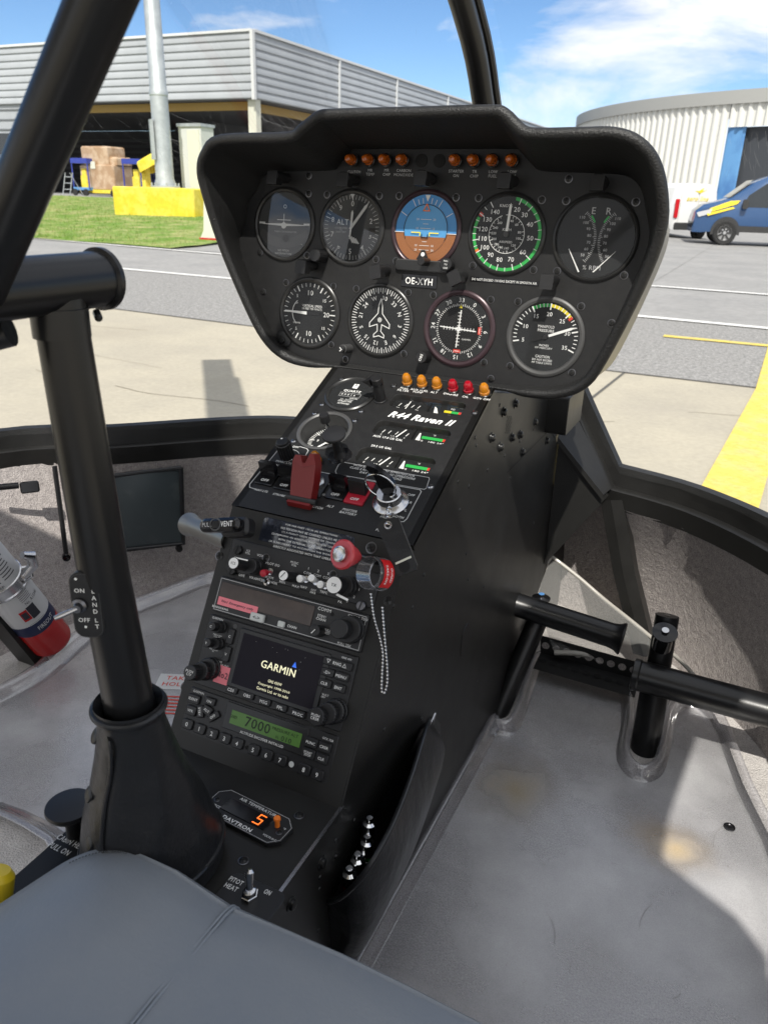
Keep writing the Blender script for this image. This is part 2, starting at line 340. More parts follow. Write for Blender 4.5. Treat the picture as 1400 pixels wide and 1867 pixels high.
    def box(s,M,x0,y0,z0,x1,y1,z1,m):
        v=[(x0,y0,z0),(x1,y0,z0),(x1,y1,z0),(x0,y1,z0),(x0,y0,z1),(x1,y0,z1),(x1,y1,z1),(x0,y1,z1)]
        return s.add(v,[(3,2,1,0),(4,5,6,7),(0,1,5,4),(1,2,6,5),(2,3,7,6),(3,0,4,7)],m,M,False)
    def tube(s,path,r,m,n=16,caps=True,ends=False):
        P=[Vector(p) for p in path]; rs=r if isinstance(r,(list,tuple)) else [r]*len(P)
        v=[];f=[];up=None
        for i,p in enumerate(P):
            t=(P[min(i+1,len(P)-1)]-P[max(i-1,0)]).normalized()
            if up is None: up=t.orthogonal().normalized()
            else: up=(up-t*up.dot(t)).normalized()
            q=t.cross(up)
            for k in range(n):
                a=2*math.pi*k/n; v.append(p+(up*math.cos(a)+q*math.sin(a))*rs[i])
        for i in range(len(P)-1):
            for k in range(n): j=(k+1)%n; f.append((i*n+k,i*n+j,i*n+n+j,i*n+n+k))
        if caps: f.append(tuple(reversed(range(n)))); f.append(tuple(range((len(P)-1)*n,len(P)*n)))
        return s.add(v,f,m)
    def grid(s,rows,m,closed=False,flip=False):
        n=len(rows[0]); v=[p for r in rows for p in r]; f=[]
        for i in range(len(rows)-1):
            for k in range(n if closed else n-1):
                j=(k+1)%n; q=(i*n+k,i*n+j,i*n+n+j,i*n+n+k); f.append(tuple(reversed(q)) if flip else q)
        return s.add(v,f,m)
    def mesh(s,name,sharp=32):
        me=bpy.data.meshes.new(name); me.from_pydata([tuple(a) for a in s.v],[],s.f)
        for m in s.mats: me.materials.append(m)
        me.polygons.foreach_set('material_index',s.m); me.polygons.foreach_set('use_smooth',s.sm)
        me.set_sharp_from_angle(angle=R(sharp)); me.update(); return me
WP={}
def link(o,parent,loc=None):
    COL.objects.link(o)
    if parent is not None:
        o.parent=parent; o.location=-WP[parent.name]
        WP[o.name]=Vector((0,0,0))
    else: WP[o.name]=o.location.copy()
    return o
def part(name,mb,parent,label=None,sharp=32):
    o=bpy.data.objects.new(name,mb.mesh(name,sharp) if isinstance(mb,MB) else mb); link(o,parent)
    if label: o['label']=label
    return o
def inst(name,me,M,parent,label=None):
    o=bpy.data.objects.new(name,me); COL.objects.link(o); o.parent=parent; o.matrix_basis=Matrix.Translation(-WP[parent.name])@M
    if label: o['label']=label
    return o
def thing(name,label,cat,loc=(0,0,0),group=None):
    o=bpy.data.objects.new(name,None); o.empty_display_size=.05; o.location=loc; COL.objects.link(o); WP[o.name]=Vector(loc)
    o['label']=label; o['category']=cat
    if group: o['group']=group
    return o
def single(name,mb,label,cat,group=None,sharp=32):
    o=part(name,mb,None,None,sharp); o['label']=label; o['category']=cat
    if group: o['group']=group
    return o
def struct(name,mb,sharp=32,kind='structure'):
    o=part(name,mb,None,None,sharp); o['kind']=kind; return o
def catmull(P,k=4,closed=False):
    P=[tuple(p) for p in P]; n=len(P); o=[]
    for i in range(n if closed else n-1):
        g=lambda j: P[j%n] if closed else P[max(0,min(n-1,j))]
        a,b,c,d=g(i-1),g(i),g(i+1),g(i+2)
        for t in range(k):
            u=t/k; o.append(tuple(.5*((2*b[q])+(-a[q]+c[q])*u+(2*a[q]-5*b[q]+4*c[q]-d[q])*u*u+(-a[q]+3*b[q]-3*c[q]+d[q])*u**3) for q in range(len(b))))
    if not closed: o.append(P[-1])
    return o
# ================================================================ OUTSIDE
E={}
E['concrete']=mat('apron_concrete',(.42,.38,.295),.9,bump=[(30,.25,.01),(3,.3,.02)],var=(1.3,(.34,.31,.25),.34,.74),var2=(30,.06),stains=[((-3.2,4.2,.004),.35,(.30,.27,.21),.35),((-5.2,5.2,.004),.6,(.33,.29,.22),.35),((-1.9,3.4,.004),.2,(.26,.22,.17),.3),((.8,4.6,.004),.5,(.30,.28,.23),.4),((-.5,5.0,.004),.3,(.33,.30,.25),.4)])
E['asphalt']=mat('asphalt',(.21,.205,.195),.9,bump=[(40,.6,.02)],var=(26,(.33,.32,.305),.40,.66),var2=(60,.32))
E['asphalt2']=mat('smooth_asphalt',(.25,.246,.238),.9,bump=[(30,.3,.01)],var=(1.0,(.31,.302,.29),.35,.7),var2=(9,.10))
E['paintw']=mat('road_paint_white',(.72,.71,.68),.8,var=(9,(.5,.49,.47),.5,.75))
E['painty']=mat('road_paint_yellow',(.66,.50,.10),.8,var=(5,(.52,.44,.20),.45,.75),var2=(40,.12))
E['grass']=mat('grass',(.14,.25,.03),.9,bump=[(14,1,.08),(2,.6,.1)],var=(1.6,(.36,.36,.14),.42,.66),var2=(12,.2))
E['joint']=mat('joint_dark',(.10,.095,.085),.95)
E['fasc']=mat('hangar_cladding',(.38,.40,.42),.45,var=(.5,(.33,.35,.37),.4,.7))
E['fascr']=mat('hangar_trim',(.62,.63,.63),.5)
E['fascd']=mat('cladding_joint',(.16,.17,.18),.7)
E['inner']=mat('hangar_interior',(.11,.115,.12),.9)
E['beam']=mat('hangar_yellow_beam',(.42,.27,.07),.7)
E['cream']=mat('cream_paint',(.62,.62,.52),.7)
E['ivory']=mat('ivory_cladding',(.66,.655,.61),.55)
E['rim']=mat('roof_rim_grey',(.36,.36,.34),.6)
E['bluedoor']=mat('blue_door',(.06,.17,.40),.5,var=(.25,(.12,.30,.56),.4,.6))
E['darkdoor']=mat('door_opening',(.045,.05,.058),.6)
E['galv']=mat('galvanised_steel',(.38,.41,.42),.5,metal=.5,var=(3,(.52,.55,.56),.4,.7))
E['ypaint']=mat('yellow_painted_concrete',(.68,.52,.03),.7,var=(2,(.74,.62,.12),.4,.7),var2=(8,.08))
E['cab']=mat('cabinet_grey',(.55,.57,.55),.6)
E['vanblue']=mat('van_blue',(.028,.075,.18),.25,coat=.5)
E['vanwhite']=mat('van_white',(.74,.74,.72),.3,coat=.4)
E['tyre']=mat('tyre',(.018,.018,.018),.8)
E['rimw']=mat('wheel_silver',(.55,.55,.55),.3,metal=.7)
E['vglass']=mat('vehicle_glass',(.03,.035,.04),.06)
E['vtrim']=mat('vehicle_trim',(.03,.03,.03),.6)
E['tail']=mat('tail_light',(.5,.01,.015),.2)
E['lamp']=mat('headlight',(.6,.6,.6),.1,metal=.4)
E['vyel']=mat('van_yellow',(.80,.62,.04),.4)
E['card']=mat('wrapped_boxes',(.36,.23,.13),.3,bump=(5,.4,.03),var=(2.2,(.50,.37,.25),.45,.6),coat=.5)
E['hbrown']=mat('brown_skin_paint',(.03,.03,.032),.6)
MT.update(E)
m=MB(); m.quad(I4,-400,-60,400,1200,0,'asphalt2'); struct('ground',m)
m=MB(); 
m.poly(I4,[(-60,-40),(40,-40),(40,5.95),(-.8,6.07),(-4.5,6.25),(-9,6.5),(-60,8.5)],.004,'concrete'); struct('apron',m)
m=MB(); m.poly(I4,[(-60,8.55),(-9,6.52),(-4.5,6.27),(-.8,6.09),(40,5.97),(40,9.0),(-1,9.28),(-9,9.7),(-60,12)],.004,'asphalt'); struct('road',m)
m=MB()
m.line(I4,[(-60,8.5),(-9,6.5),(-4.5,6.25),(-.8,6.07),(40,5.95)],.035,'joint',.008)
m.line(I4,[(-.82,6.07),(-.98,3.2),(-1.15,-1)],.022,'joint',.008)
m.line(I4,[(-6.6,6.38),(-8.0,2.2)],.02,'joint',.008); rs=random.Random(5)
MT['crack']=mat('hairline_crack',(.27,.235,.18),.95)
for k in range(16):
    x,y=rs.uniform(-6,-1.2) if k%3 else rs.uniform(-.6,2.5),rs.uniform(2.9,5.8); a=rs.uniform(-.5,.6); P_=[(x,y)]
    for i in range(9): a+=rs.uniform(-.6,.6)*.6; x+=math.cos(a)*.12; y+=math.sin(a)*.06; P_.append((x,y))
    m.line(I4,P_,rs.uniform(.003,.008),'crack',.0078)
struct('apron_joint',m)
m=MB()
m.line(I4,[(-40,11.0),(-15,9.95),(-9.3,9.68),(-7.5,9.6)],.15,'paintw',.012); m.line(I4,[(-7.35,9.6),(-1.2,9.32),(8,8.7)],.15,'paintw',.012)
m.line(I4,[(-40,15.6),(-16,13.9),(-9.2,13.1),(-1.4,12.95),(12,12.3)],.16,'paintw',.012)
m.line(I4,[(-.72,8.05),(4,8.06)],.13,'painty',.012)
m.poly(I4,[(-.11,3.2),(.145,3.1),(.33,6.0),(.36,7.6),(.16,8.0),(.10,6.0)],.012,'painty'); struct('road_marking',m)
# grass bank rising towards the hangar
rows=[]
for i in range(34):
    t=i/33; r=[]
    for j in range(60):
        x=-75+63.6*j/59; yn=13.35+.07*max(0,-9-x)+(.0 if x>-60 else 0); y=yn+(30-yn)*t
        r.append((x,y,.02+.66*(t**1.1)+.02*rnd.random()))
    rows.append(r)
m=MB(); m.grid(rows,'grass')
hill=lambda y:.02+.66*(max(0,min(1,(y-13.9)/16.1))**1.1)
v=[];f=[]
for i in range(26000):
    x=rnd.uniform(-34,-11.6); t=rnd.random()**1.5; y=13.5+.07*max(0,-9-x); y=y+(29.8-y)*t; z=hill(y)-.01
    h=rnd.uniform(.035,.10); a=rnd.random()*6.28; wv=.012; b=len(v)
    v+=[(x-wv*math.cos(a),y-wv*math.sin(a),z),(x+wv*math.cos(a),y+wv*math.sin(a),z),(x+rnd.uniform(-.03,.03),y+rnd.uniform(-.03,.03),z+h)]; f.append((b,b+1,b+2))
m.add(v,f,'grass',I4,False)
struct('grass',m,kind='stuff')
m=MB(); sm=lambda t:(lambda q:q*q*(3-2*q))(max(0,min(1,t)))
xs=[-120,-60,-30,-20,-15,-12.5]+[-12+k*.8 for k in range(14)]; ys=[13.6+k*.8 for k in range(21)]+[30.0,45,60,95]
m.grid([[(x,y,.006+(max(.0,hill(y)-.035) if y<29.9 else .655)*sm((-1.5-x)/10)) for x in xs] for y in ys],'asphalt2',flip=True); struct('hangar_forecourt',m)
# ---- left hangar
CX,CY,ZB,ZT,G=-26.0,38.3,5.65,8.7,.66
hg=thing('hangar','long grey hangar with ribbed metal fascia, dark open bays and cream corner column','hangar',(CX,CY,G))
m=MB()
m.box(I4,-80,CY+.05,ZT-.02,CX-.05,110,ZT+.02,'fascd')
n=8; ph=(ZT-ZB)/n
for i in range(n):                                   # horizontal cladding cassettes, real steps
    z0=ZB+i*ph
    for a,b,c,d,e in ((-80,CY,CX,CY,0),(CX,CY,CX,110,1)):
        P=[(0,.0),(.07,.05),(.07,ph*.62),(.02,ph-.06),(.0,ph-.0)]
        v=[]
        for o_,z in P:
            if e==0: v+=[(a,CY-o_,z0+z),(CX+o_,CY-o_,z0+z)]
            else: v+=[(CX+o_,CY-o_,z0+z),(CX+o_,110,z0+z)]
        m.add(v,[(2*k,2*k+1,2*k+3,2*k+2) for k in range(4)],'fasc',I4,False)
part('fascia',m,hg)
m=MB(); m.box(I4,CX-.02,CY-.16,ZB-.05,CX+.16,CY+.06,ZT+.08,'fascr')
m.box(I4,-80,CY-.14,ZT,CX,CY+.3,ZT+.12,'fascr'); m.box(I4,CX-.3,CY+.1,ZT+.001,CX+.14,110,ZT+.121,'fascr'); part('roof_edge',m,hg)
for y in (47.5,56,66): 
    m=MB(); m.box(I4,CX+.05,y,ZB-.02,CX+.13,y+.16,ZT-.02,'fascr'); part('cladding_joint',m,hg)
m=MB(); m.box(I4,CX-.55,CY+.25,G,CX-.05,CY+.7,ZB,'cream'); part('corner_column',m,hg)
m=MB(); m.box(I4,-80,58,G,CX-12,58.2,ZB,'inner'); m.box(I4,-80,CY+.2,ZB+.01,CX-.4,58,ZB+.1,'inner'); 
m.box(I4,CX-12,50,G,CX-11.8,58,ZB,'inner'); m.box(I4,CX-11.8,58,G,CX,58.2,ZB,'inner'); m.quad(I4,-80,CY+.4,CX,58,G+.01,'inner')
for k in range(9): m.box(I4,-60,57.4-.0*k,G+.5+.45*k,-44,57.6,G+.7+.45*k,'fascd')
part('interior_wall',m,hg)
m=MB(); m.box(I4,-42,CY+1.0,ZB-.42,CX-.7,CY+1.3,ZB-.02,'beam'); m.box(I4,CX-1.2,CY+1.3,ZB-.45,CX-.9,57,ZB-.05,'beam'); part('ceiling_beam',m,hg)
m=MB(); m.box(I4,-80,CY+.1,G,-43.2,CY+.3,ZB,'fasc'); 
for k in range(9): m.box(I4,-80,CY+.03,G+.55*k+.3,-43.25,CY+.1,G+.55*k+.36,'fascd')
part('side_wall',m,hg)
m=MB(); m.box(I4,-46.2,CY-.02,G+2.2,-44.4,CY+.02,G+3.4,'vglass'); part('window',m,hg)
m=MB(); m.box(I4,CX-3.5,47,G,CX-.2,47.3,G+3.6,'cream'); part('inner_partition',m,hg)
m=MB(); m.box(I4,CX-.1,60,G,CX,110,ZB,'fasc'); part('rear_wall',m,hg)
# ---- round hangar
import itertools
pts=[(-16.18,70.42),(-13.08,63.79),(-9.81,59.83),(-6.35,57.45),(-1.80,55.16)]
RC=Vector((8.35,95.4)); RR=29.3
rh=thing('round_hangar','ivory round hangar with fluted wall, grey roof rim and blue sliding door','hangar',(RC.x,RC.y,0))
v=[];f=[];pz=[]
NF=108
def fl(i): 
    q=i%4; return (0,.0,.16,.16)[q]
a0,a1=R(180),R(320); P=[]
for i in range(NF*4+1):
    a=a0+(a1-a0)*(i/(NF*4)); r=RR+fl(i); P.append((RC.x+r*math.cos(a),RC.y+r*math.sin(a),a))
m=MB()
def wallseg(c0,c1,z0,z1,mt):
    Q=[p for p in P if c0<=p[2]<=c1]; m.grid([[(p[0],p[1],z0) for p in Q],[(p[0],p[1],z1) for p in Q]],mt)
def angof(px,Rr=RR):
    d=ray(px,300); d=Vector((d.x,d.y)).normalized(); b=-RC.dot(d); c=RC.length_squared-Rr*Rr; t=-b-math.sqrt(b*b-c); p=d*t; return math.atan2(p.y-RC.y,p.x-RC.x)%(2*math.pi),p
try: aD0,pD=angof(1313); aD1,_=angof(1346)
except Exception: aD0,aD1=R(262),R(266)
aD2=aD1+R(14)
_d=ray(1325,232); zD=CZ+_d.z/Vector((_d.x,_d.y)).length*pD.length
wallseg(a0,aD0,0,8.1,'ivory'); wallseg(aD0,aD2,zD,8.1,'ivory'); wallseg(aD2,a1,0,8.1,'ivory'); part('fluted_wall',m,rh)
m=MB(); A=[a0+(a1-a0)*i/120 for i in range(121)]
m.grid([[(RC.x+(RR+o_)*math.cos(a),RC.y+(RR+o_)*math.sin(a),z) for a in A] for o_,z in ((.1,8.05),(.30,8.05),(.32,8.95),(-.3,9.0),(-RR*.98,9.6))],'rim'); part('roof_rim',m,rh)
m=MB(); A=[aD0+(aD1-aD0)*i/8 for i in range(9)]
m.grid([[(RC.x+(RR-.15+.05*(k%2))*math.cos(a),RC.y+(RR-.15+.05*(k%2))*math.sin(a),z) for k,a in enumerate(A)] for z in (0,zD)],'bluedoor'); part('sliding_door',m,rh)
m=MB(); A=[aD1-.01+(aD2-aD1)*i/8 for i in range(9)]
m.grid([[(RC.x+(RR-.22)*math.cos(a),RC.y+(RR-.5)*math.sin(a),z) for a in A] for z in (0,zD)],'darkdoor'); part('door_opening',m,rh)
# ---- light mast, block, cabinet
b=onZ(322,352,1.15); b=Vector((-18.9,22.4,hill(22.4)))
lm=thing('light_mast','tall galvanised lighting mast standing on yellow concrete block','lamp post',b)
m=MB(); m.lathe(TR(b.x,b.y,0),[(.36,b.z+.85),(.34,b.z+1.0),(.30,b.z+1.15),(.285,b.z+3.6),(.30,b.z+3.62),(.30,b.z+3.75),(.27,b.z+3.8),(.2,b.z+13),(0,b.z+13)],'galv',24); part('pole',m,lm)
m=MB(); m.box(TR(b.x-.12,b.y-.33,b.z)@Matrix.Rotation(R(-40),4,'Z'),-.12,-.06,1.7,.1,.05,2.9,'galv'); part('service_hatch',m,lm)
m=MB(); m.lathe(TR(b.x,b.y,b.z),[(.5,.84),(.5,.90),(.36,.92)],'galv',12)
for k in range(8): m.cyl(TR(b.x,b.y,b.z),.03,.9,1.0,'galv',8,x=.44*math.cos(k*.785),y=.44*math.sin(k*.785))
part('base_flange',m,lm)
yb=thing('concrete_block','bright yellow painted concrete block in the grass under the lighting mast','concrete block',(b.x,b.y,b.z-.1))
m=MB(); c0=onZ(205,385,b.z+.1); 
M=TR(b.x,b.y,b.z-.25)@Matrix.Rotation(R(8),4,'Z')
m.rrect(M,0,.0,3.1,1.7,0,1.1,.08,'ypaint',.04); part('block',m,yb)
cb=onY(372,300,23.6)
cab=thing('switch_cabinet','pale grey electrical cabinet standing beside the lighting mast','cabinet',(cb.x-.2,23.8,.4))
m=MB(); x=cb.x; m.box(I4,x-1.0,23.6,.3,x-.05,24.3,3.15,'cab'); m.box(I4,x-1.04,23.55,3.15,x-.01,24.35,3.25,'galv'); part('housing',m,cab)
m=MB(); m.box(I4,x-.62,23.57,.9,x-.12,23.6,3.05,'cream'); part('door',m,cab)
p=onZ(384,443,.03)
bar=thing('plastic_barrier','cream and red plastic road barrier standing where grass meets road','barrier',(p.x,p.y,0))
m=MB(); M=TR(p.x-.1,p.y+.2,0)
pr_=[(-.32,0),(-.32,.12),(-.2,.3),(-.14,.95),(.14,.95),(.2,.3),(.32,.12),(.32,0)]
m.grid([[(q[0]*.9-.0+ex*0+p.x,q1+p.y,q[1]) for q in pr_] for ex,q1 in ((0,0),(0,1.5))],'cream'); m.add([(q[0]*.9+p.x,p.y,q[1]) for q in pr_],[tuple(range(8))],'cream',I4,False); part('body',m,bar)
m=MB(); m.box(TR(p.x,p.y,0),-.3,-.02,.05,.3,-.005,.14,'tail'); part('red_foot',m,bar)
# ---- ground support gear in front of the hangar
def gx(px,Y): return onY(px,350,Y).x
Yg=34.5
x0,x1=gx(166,Yg),gx(232,Yg)
pl_=thing('pallet_load','tall brown boxes wrapped in clear film on a yellow pallet dolly','pallet load',((x0+x1)/2,Yg,G))
m=MB(); M=TR((x0+x1)/2,Yg,G); W_=(x1-x0)
m.rrect(M,0,0,W_*.92,1.5,.35,1.55,.12,'card',.06); m.rrect(M,-W_*.06,.05,W_*.72,1.4,1.55,2.45,.12,'card',.08); m.rrect(M,W_*.3,.1,W_*.36,1.2,1.55,1.95,.1,'card',.1); part('wrapped_boxes',m,pl_)
m=MB(); m.box(M,-W_*.5,-.8,.15,W_*.5,.8,.33,'ypaint')
for a in (-.4,.4): 
    m.cyl(M@TR(a*W_,-.75,.16)@Matrix.Rotation(R(90),4,'X'),.16,-.06,.06,'tyre',14)
part('dolly',m,pl_)
m=MB(); m.box(M,-.35,-.78,1.35,-.02,-.765,1.7,'cream'); part('address_label',m,pl_)
def cart(px0,px1,lab):
    a,b_=gx(px0,33.5),gx(px1,33.5); t=thing('baggage_cart',lab,'cart',((a+b_)/2,33.5,G),'blue carts in front of the hangar')
    M=TR((a+b_)/2,33.5,G); W_=b_-a
    m=MB()
    for xx in (-W_/2,W_/2):
        for yy in (0,1.2): m.tube([M@Vector((xx,yy,.35)),M@Vector((xx,yy,1.75))],.035,'bplastic',8)
    for k in range(1,6): m.tube([M@Vector((-W_/2+W_*k/6,1.2,.4)),M@Vector((-W_/2+W_*k/6,1.2,1.7))],.015,'bplastic',6)
    part('frame',m,t)
    m=MB(); m.box(M,-W_/2-.03,-.05,1.6,W_/2+.03,1.25,1.85,'bplastic'); part('hood_rail',m,t)
    m=MB(); m.box(M,-W_/2,-.05,.28,W_/2,1.25,.42,'bluedoor'); part('platform',m,t)
    m=MB(); m.box(M,-.2,.2,.42,.25,.6,1.0,'ypaint'); m.box(M,-.12,.22,1.0,.18,.5,1.35,'ypaint'); part('chock_rack',m,t)
    for xx in (-W_*.35,W_*.35):
        m=MB(); m.cyl(M@TR(xx,-.08,.17)@Matrix.Rotation(R(90),4,'X'),.17,0,.08,'tyre',16); part('wheel',m,t)
cart(137,165,'blue tubular baggage cart left of the wrapped brown boxes'); cart(229,260,'blue tubular baggage cart right of the wrapped brown boxes')
a=gx(283,33); t=thing('ground_power_loader','yellow folding loader with raised hood near the lighting mast','loader',(a,33,G)); M=TR(a,33,G)
m=MB(); m.rrect(M@TR(-.05,0,1.6)@Matrix.Rotation(R(-22),4,'Y'),0,0,1.1,1.0,-.25,.3,.1,'ypaint',.1); part('hood',m,t)
m=MB(); m.box(M,-.6,-.2,.3,-.38,.2,1.5,'ypaint'); m.box(M,-.9,-.3,.15,.6,.3,.45,'ypaint'); part('mast',m,t)
m=MB(); 
for xx in (-.7,.3):
    m=MB(); m.cyl(M@TR(xx,-.32,.18)@Matrix.Rotation(R(90),4,'X'),.18,0,.1,'tyre',14); part('wheel',m,t)
a=gx(125,32); t=thing('step_ladder','small aluminium step ladder left of the blue baggage cart','ladder',(a,32,G))
m=MB(); M=TR(a,32,G)
for xx in (-.25,.25): m.tube([M@Vector((xx-.15,0,0)),M@Vector((xx+.1,.1,1.1))],.025,'galv',8); 
for k in (.3,.6,.9): m.tube([M@Vector((-.36+.23*k,.05,k)),M@Vector((.14+.23*k,.05,k))],.02,'galv',8)
part('side_rails',m,t); m=MB(); m.tube([M@Vector((.15,.1,1.1)),M@Vector((.35,.7,0))],.02,'galv',8); part('rear_leg',m,t)
# ---- vans
def loftvan(M,st,mt,w,belt=1.02):
    rows=[]
    for x,zt,wl,wt in st:
        zb=.38 if .5<x<4.6 else .34; be=min(belt,zt-.12)
        r=[(x,-wl*.96,zb),(x,-wl,.62),(x,-wl,be),(x,-wt,zt-.16),(x,-wt+.14,zt-.02),(x,0,zt),(x,wt-.14,zt-.02),(x,wt,zt-.16),(x,wl,be),(x,wl,.62),(x,wl*.96,zb)]
        rows.append([M@Vector(q) for q in r])
    m=MB(); m.grid(rows,mt,flip=False)
    for e in (0,-1): m.add(rows[e],[tuple(range(11))],mt,I4,False)
    return m
def wheel(M,x,y,r,par,side):
    W_=M@TR(x,y,r)@Matrix.Rotation(R(90 if side<0 else -90),4,'X')
    m=MB(); m.lathe(W_,[(r*.62,.0),(r*.66,.02),(r*.9,.03),(r,.0),(r,-.2),(r*.6,-.2)],'tyre',28); o=part('wheel',m,par)
    m=MB(); m.lathe(W_,[(r*.63,.0),(r*.60,.015),(r*.55,-.03),(r*.16,.0),(r*.12,.02),(0,.02)],'rimw',28)
    for k in range(7):
        a=2*math.pi*k/7; m.line(W_,[(r*.2*math.cos(a),r*.2*math.sin(a)),(r*.52*math.cos(a),r*.52*math.sin(a))],.06,'vtrim',.006)
    part('rim',m,o)
# blue van, side on, nose to the left
p=onZ(1253,443,0); ang=math.atan2(29.738-27.991,-.214+1.632)*.0+R(10)
M=TR(-2.5,28.6,0)@Matrix.Rotation(ang,4,'Z')@Matrix.Diagonal((1,1,1.07,1))
vb=thing('delivery_van','dark blue van with yellow flash stripes parked side on before the round hangar','van',M@Vector((2.4,0,0)))
st=[(0,.62,.80,.78),(.04,.95,.86,.8),(.25,1.12,.93,.85),(.75,1.24,.96,.84),(1.05,1.34,.97,.82),(1.55,1.72,.97,.80),(1.95,1.90,.97,.80),(2.4,1.96,.97,.81),(4.6,1.96,.97,.82),(4.95,1.88,.95,.80),(5.0,1.2,.95,.86)]
part('body',loftvan(M,st,'vanblue',.97),vb)
def side(M,pts,mt,y=-1,o_=.006,z0=1.02,zt=1.8,wl=.97,wt=.805):
    q=MB(); v=[]
    for x,z in pts:
        k=0 if z<z0 else min(1,(z-z0)/(zt-z0)); yy=wl+(wt-wl)*k; v.append((x,y*(yy+o_),z))
    q.add(v,[tuple(range(len(v))) if y<0 else tuple(reversed(range(len(v))))],mt,M,False); return q
part('side_window',side(M,[(1.35,1.06),(2.5,1.06),(2.5,1.72),(1.95,1.70),(1.5,1.38)],'vglass'),vb)
part('side_window',side(M,[(2.7,1.06),(3.6,1.06),(3.6,1.72),(2.7,1.72)],'vglass'),vb)
m=MB(); m.add([(.98,-.72,1.30),(1.6,-.74,1.77),(1.6,.74,1.77),(.98,.72,1.30)],[(0,1,2,3)],'vglass',M@TR(-.03,0,.03),False); part('windscreen',m,vb)
q=MB()
for pp in ([(.42,1.0),(1.0,1.22),(1.28,1.24),(1.2,1.14),(.45,.9)],[(.36,.86),(1.1,1.06),(1.15,1.02),(.4,.80)],[(2.62,.62),(2.75,.62),(2.98,.86),(2.86,.86)],[(2.8,.62),(2.93,.62),(3.16,.86),(3.04,.86)],[(2.98,.62),(3.11,.62),(3.34,.86),(3.22,.86)],[(2.3,.93),(2.9,.97),(2.9,1.01),(2.3,.99)]):
    s_=side(M,pp,'vyel',o_=.02); q.add(s_.v,s_.f,'vyel')
part('yellow_stripe',q,vb)
m=MB(); m.add([(.08,-.88,.86),(.52,-.965,.98),(.48,-.965,.84),(.16,-.90,.74)],[(0,3,2,1)],'lamp',M@TR(-.02,-.035,.02),False); part('headlight',m,vb)
part('sill',side(M,[(1.3,.38),(4.6,.38),(4.6,.55),(1.3,.55)],'vtrim',o_=.012),vb)
m=MB(); m.rrect(M@TR(1.42,-1.08,1.14)@Matrix.Rotation(R(90),4,'X'),0,0,.16,.26,-.06,.06,.05,'vtrim'); part('door_mirror',m,vb)
q=side(M,[(2.55,.45),(2.57,.45),(2.57,1.75),(2.55,1.75)],'vtrim',o_=.008); part('door_gap',q,vb)
for x,y,s_ in ((.98,-.93,-1),(4.05,-.93,-1),(.98,.93,1),(4.05,.93,1)):
    if s_<0:
        q=MB(); q.arc(M@TR(x,-.985,.36)@Matrix.Rotation(R(90),4,'X'),0,.43,-100,100,'vtrim',.0,28); part('wheel_arch',q,vb)
    wheel(M,x,y-.075*(-s_)*-1 if s_>0 else y-.07,.345,vb,s_)
# white van, rear towards the camera
p=onZ(1246,436,0)
p=onZ(1224,437,0); M=TR(p.x+.60,p.y+.50,0)@Matrix.Rotation(R(90+40),4,'Z')      # local +x forward (away), nose further off
vw=thing('panel_van','white panel van with red tail light parked rear on behind the blue van','van',M@Vector((2,0,0)))
st=[(0,1.72,.80,.70),(.06,1.80,.84,.72),(.4,1.85,.86,.74),(2.6,1.85,.86,.74),(3.1,1.6,.86,.70),(3.4,1.15,.84,.76),(4.2,1.0,.80,.74),(4.3,.6,.76,.7)]
part('body',loftvan(M,st,'vanwhite',.86,1.0),vw)
def rear(x0,z0,x1,z1,mt,o_=.01,r=0):
    q=MB(); q.add([(-o_,x0,z0),(-o_,x1,z0),(-o_,x1,z1),(-o_,x0,z1)],[(0,3,2,1)],mt,M,False); return q
RM=M@Matrix(((0,0,-1,-.02),(-1,0,0,0),(0,1,0,0),(0,0,0,1)))
q=MB(); q.rrect(RM,-.36,1.0,.64,1.28,-.005,.012,.06,'vanwhite',.006); part('rear_door',q,vw)
q=MB(); q.rrect(RM,.34,1.0,.64,1.28,-.005,.012,.06,'vanwhite',.006); part('rear_door',q,vw)
q=MB(); q.rrect(RM,0,.45,1.62,.24,-.01,.06,.05,'vtrim',.02); part('bumper',q,vw)
q=MB(); q.rrect(RM,-.0,.78,.52,.12,.0,.02,.01,'fascr',.004); part('number_plate',q,vw)
q=MB(); q.text(RM,'aero line',.16,'vyel',w=.85,shear=.35,bold=.01,x=-.05,y=1.35,z=.03); q.poly(RM,[(-.22,1.6),(.02,1.52),(.3,1.66),(.1,1.60),(.16,1.72),(-.04,1.6)],.02,'vyel'); part('logo',q,vw)
for s_ in (-1,1):
    q=MB(); q.rrect(RM,s_*.79,1.02,.13,.62,-.06,.02,.04,'tail',.01); part('tail_light',q,vw)
    wheel(M,.75,s_*.84,.31,vw,s_); wheel(M,3.5,s_*.84,.31,vw,s_)
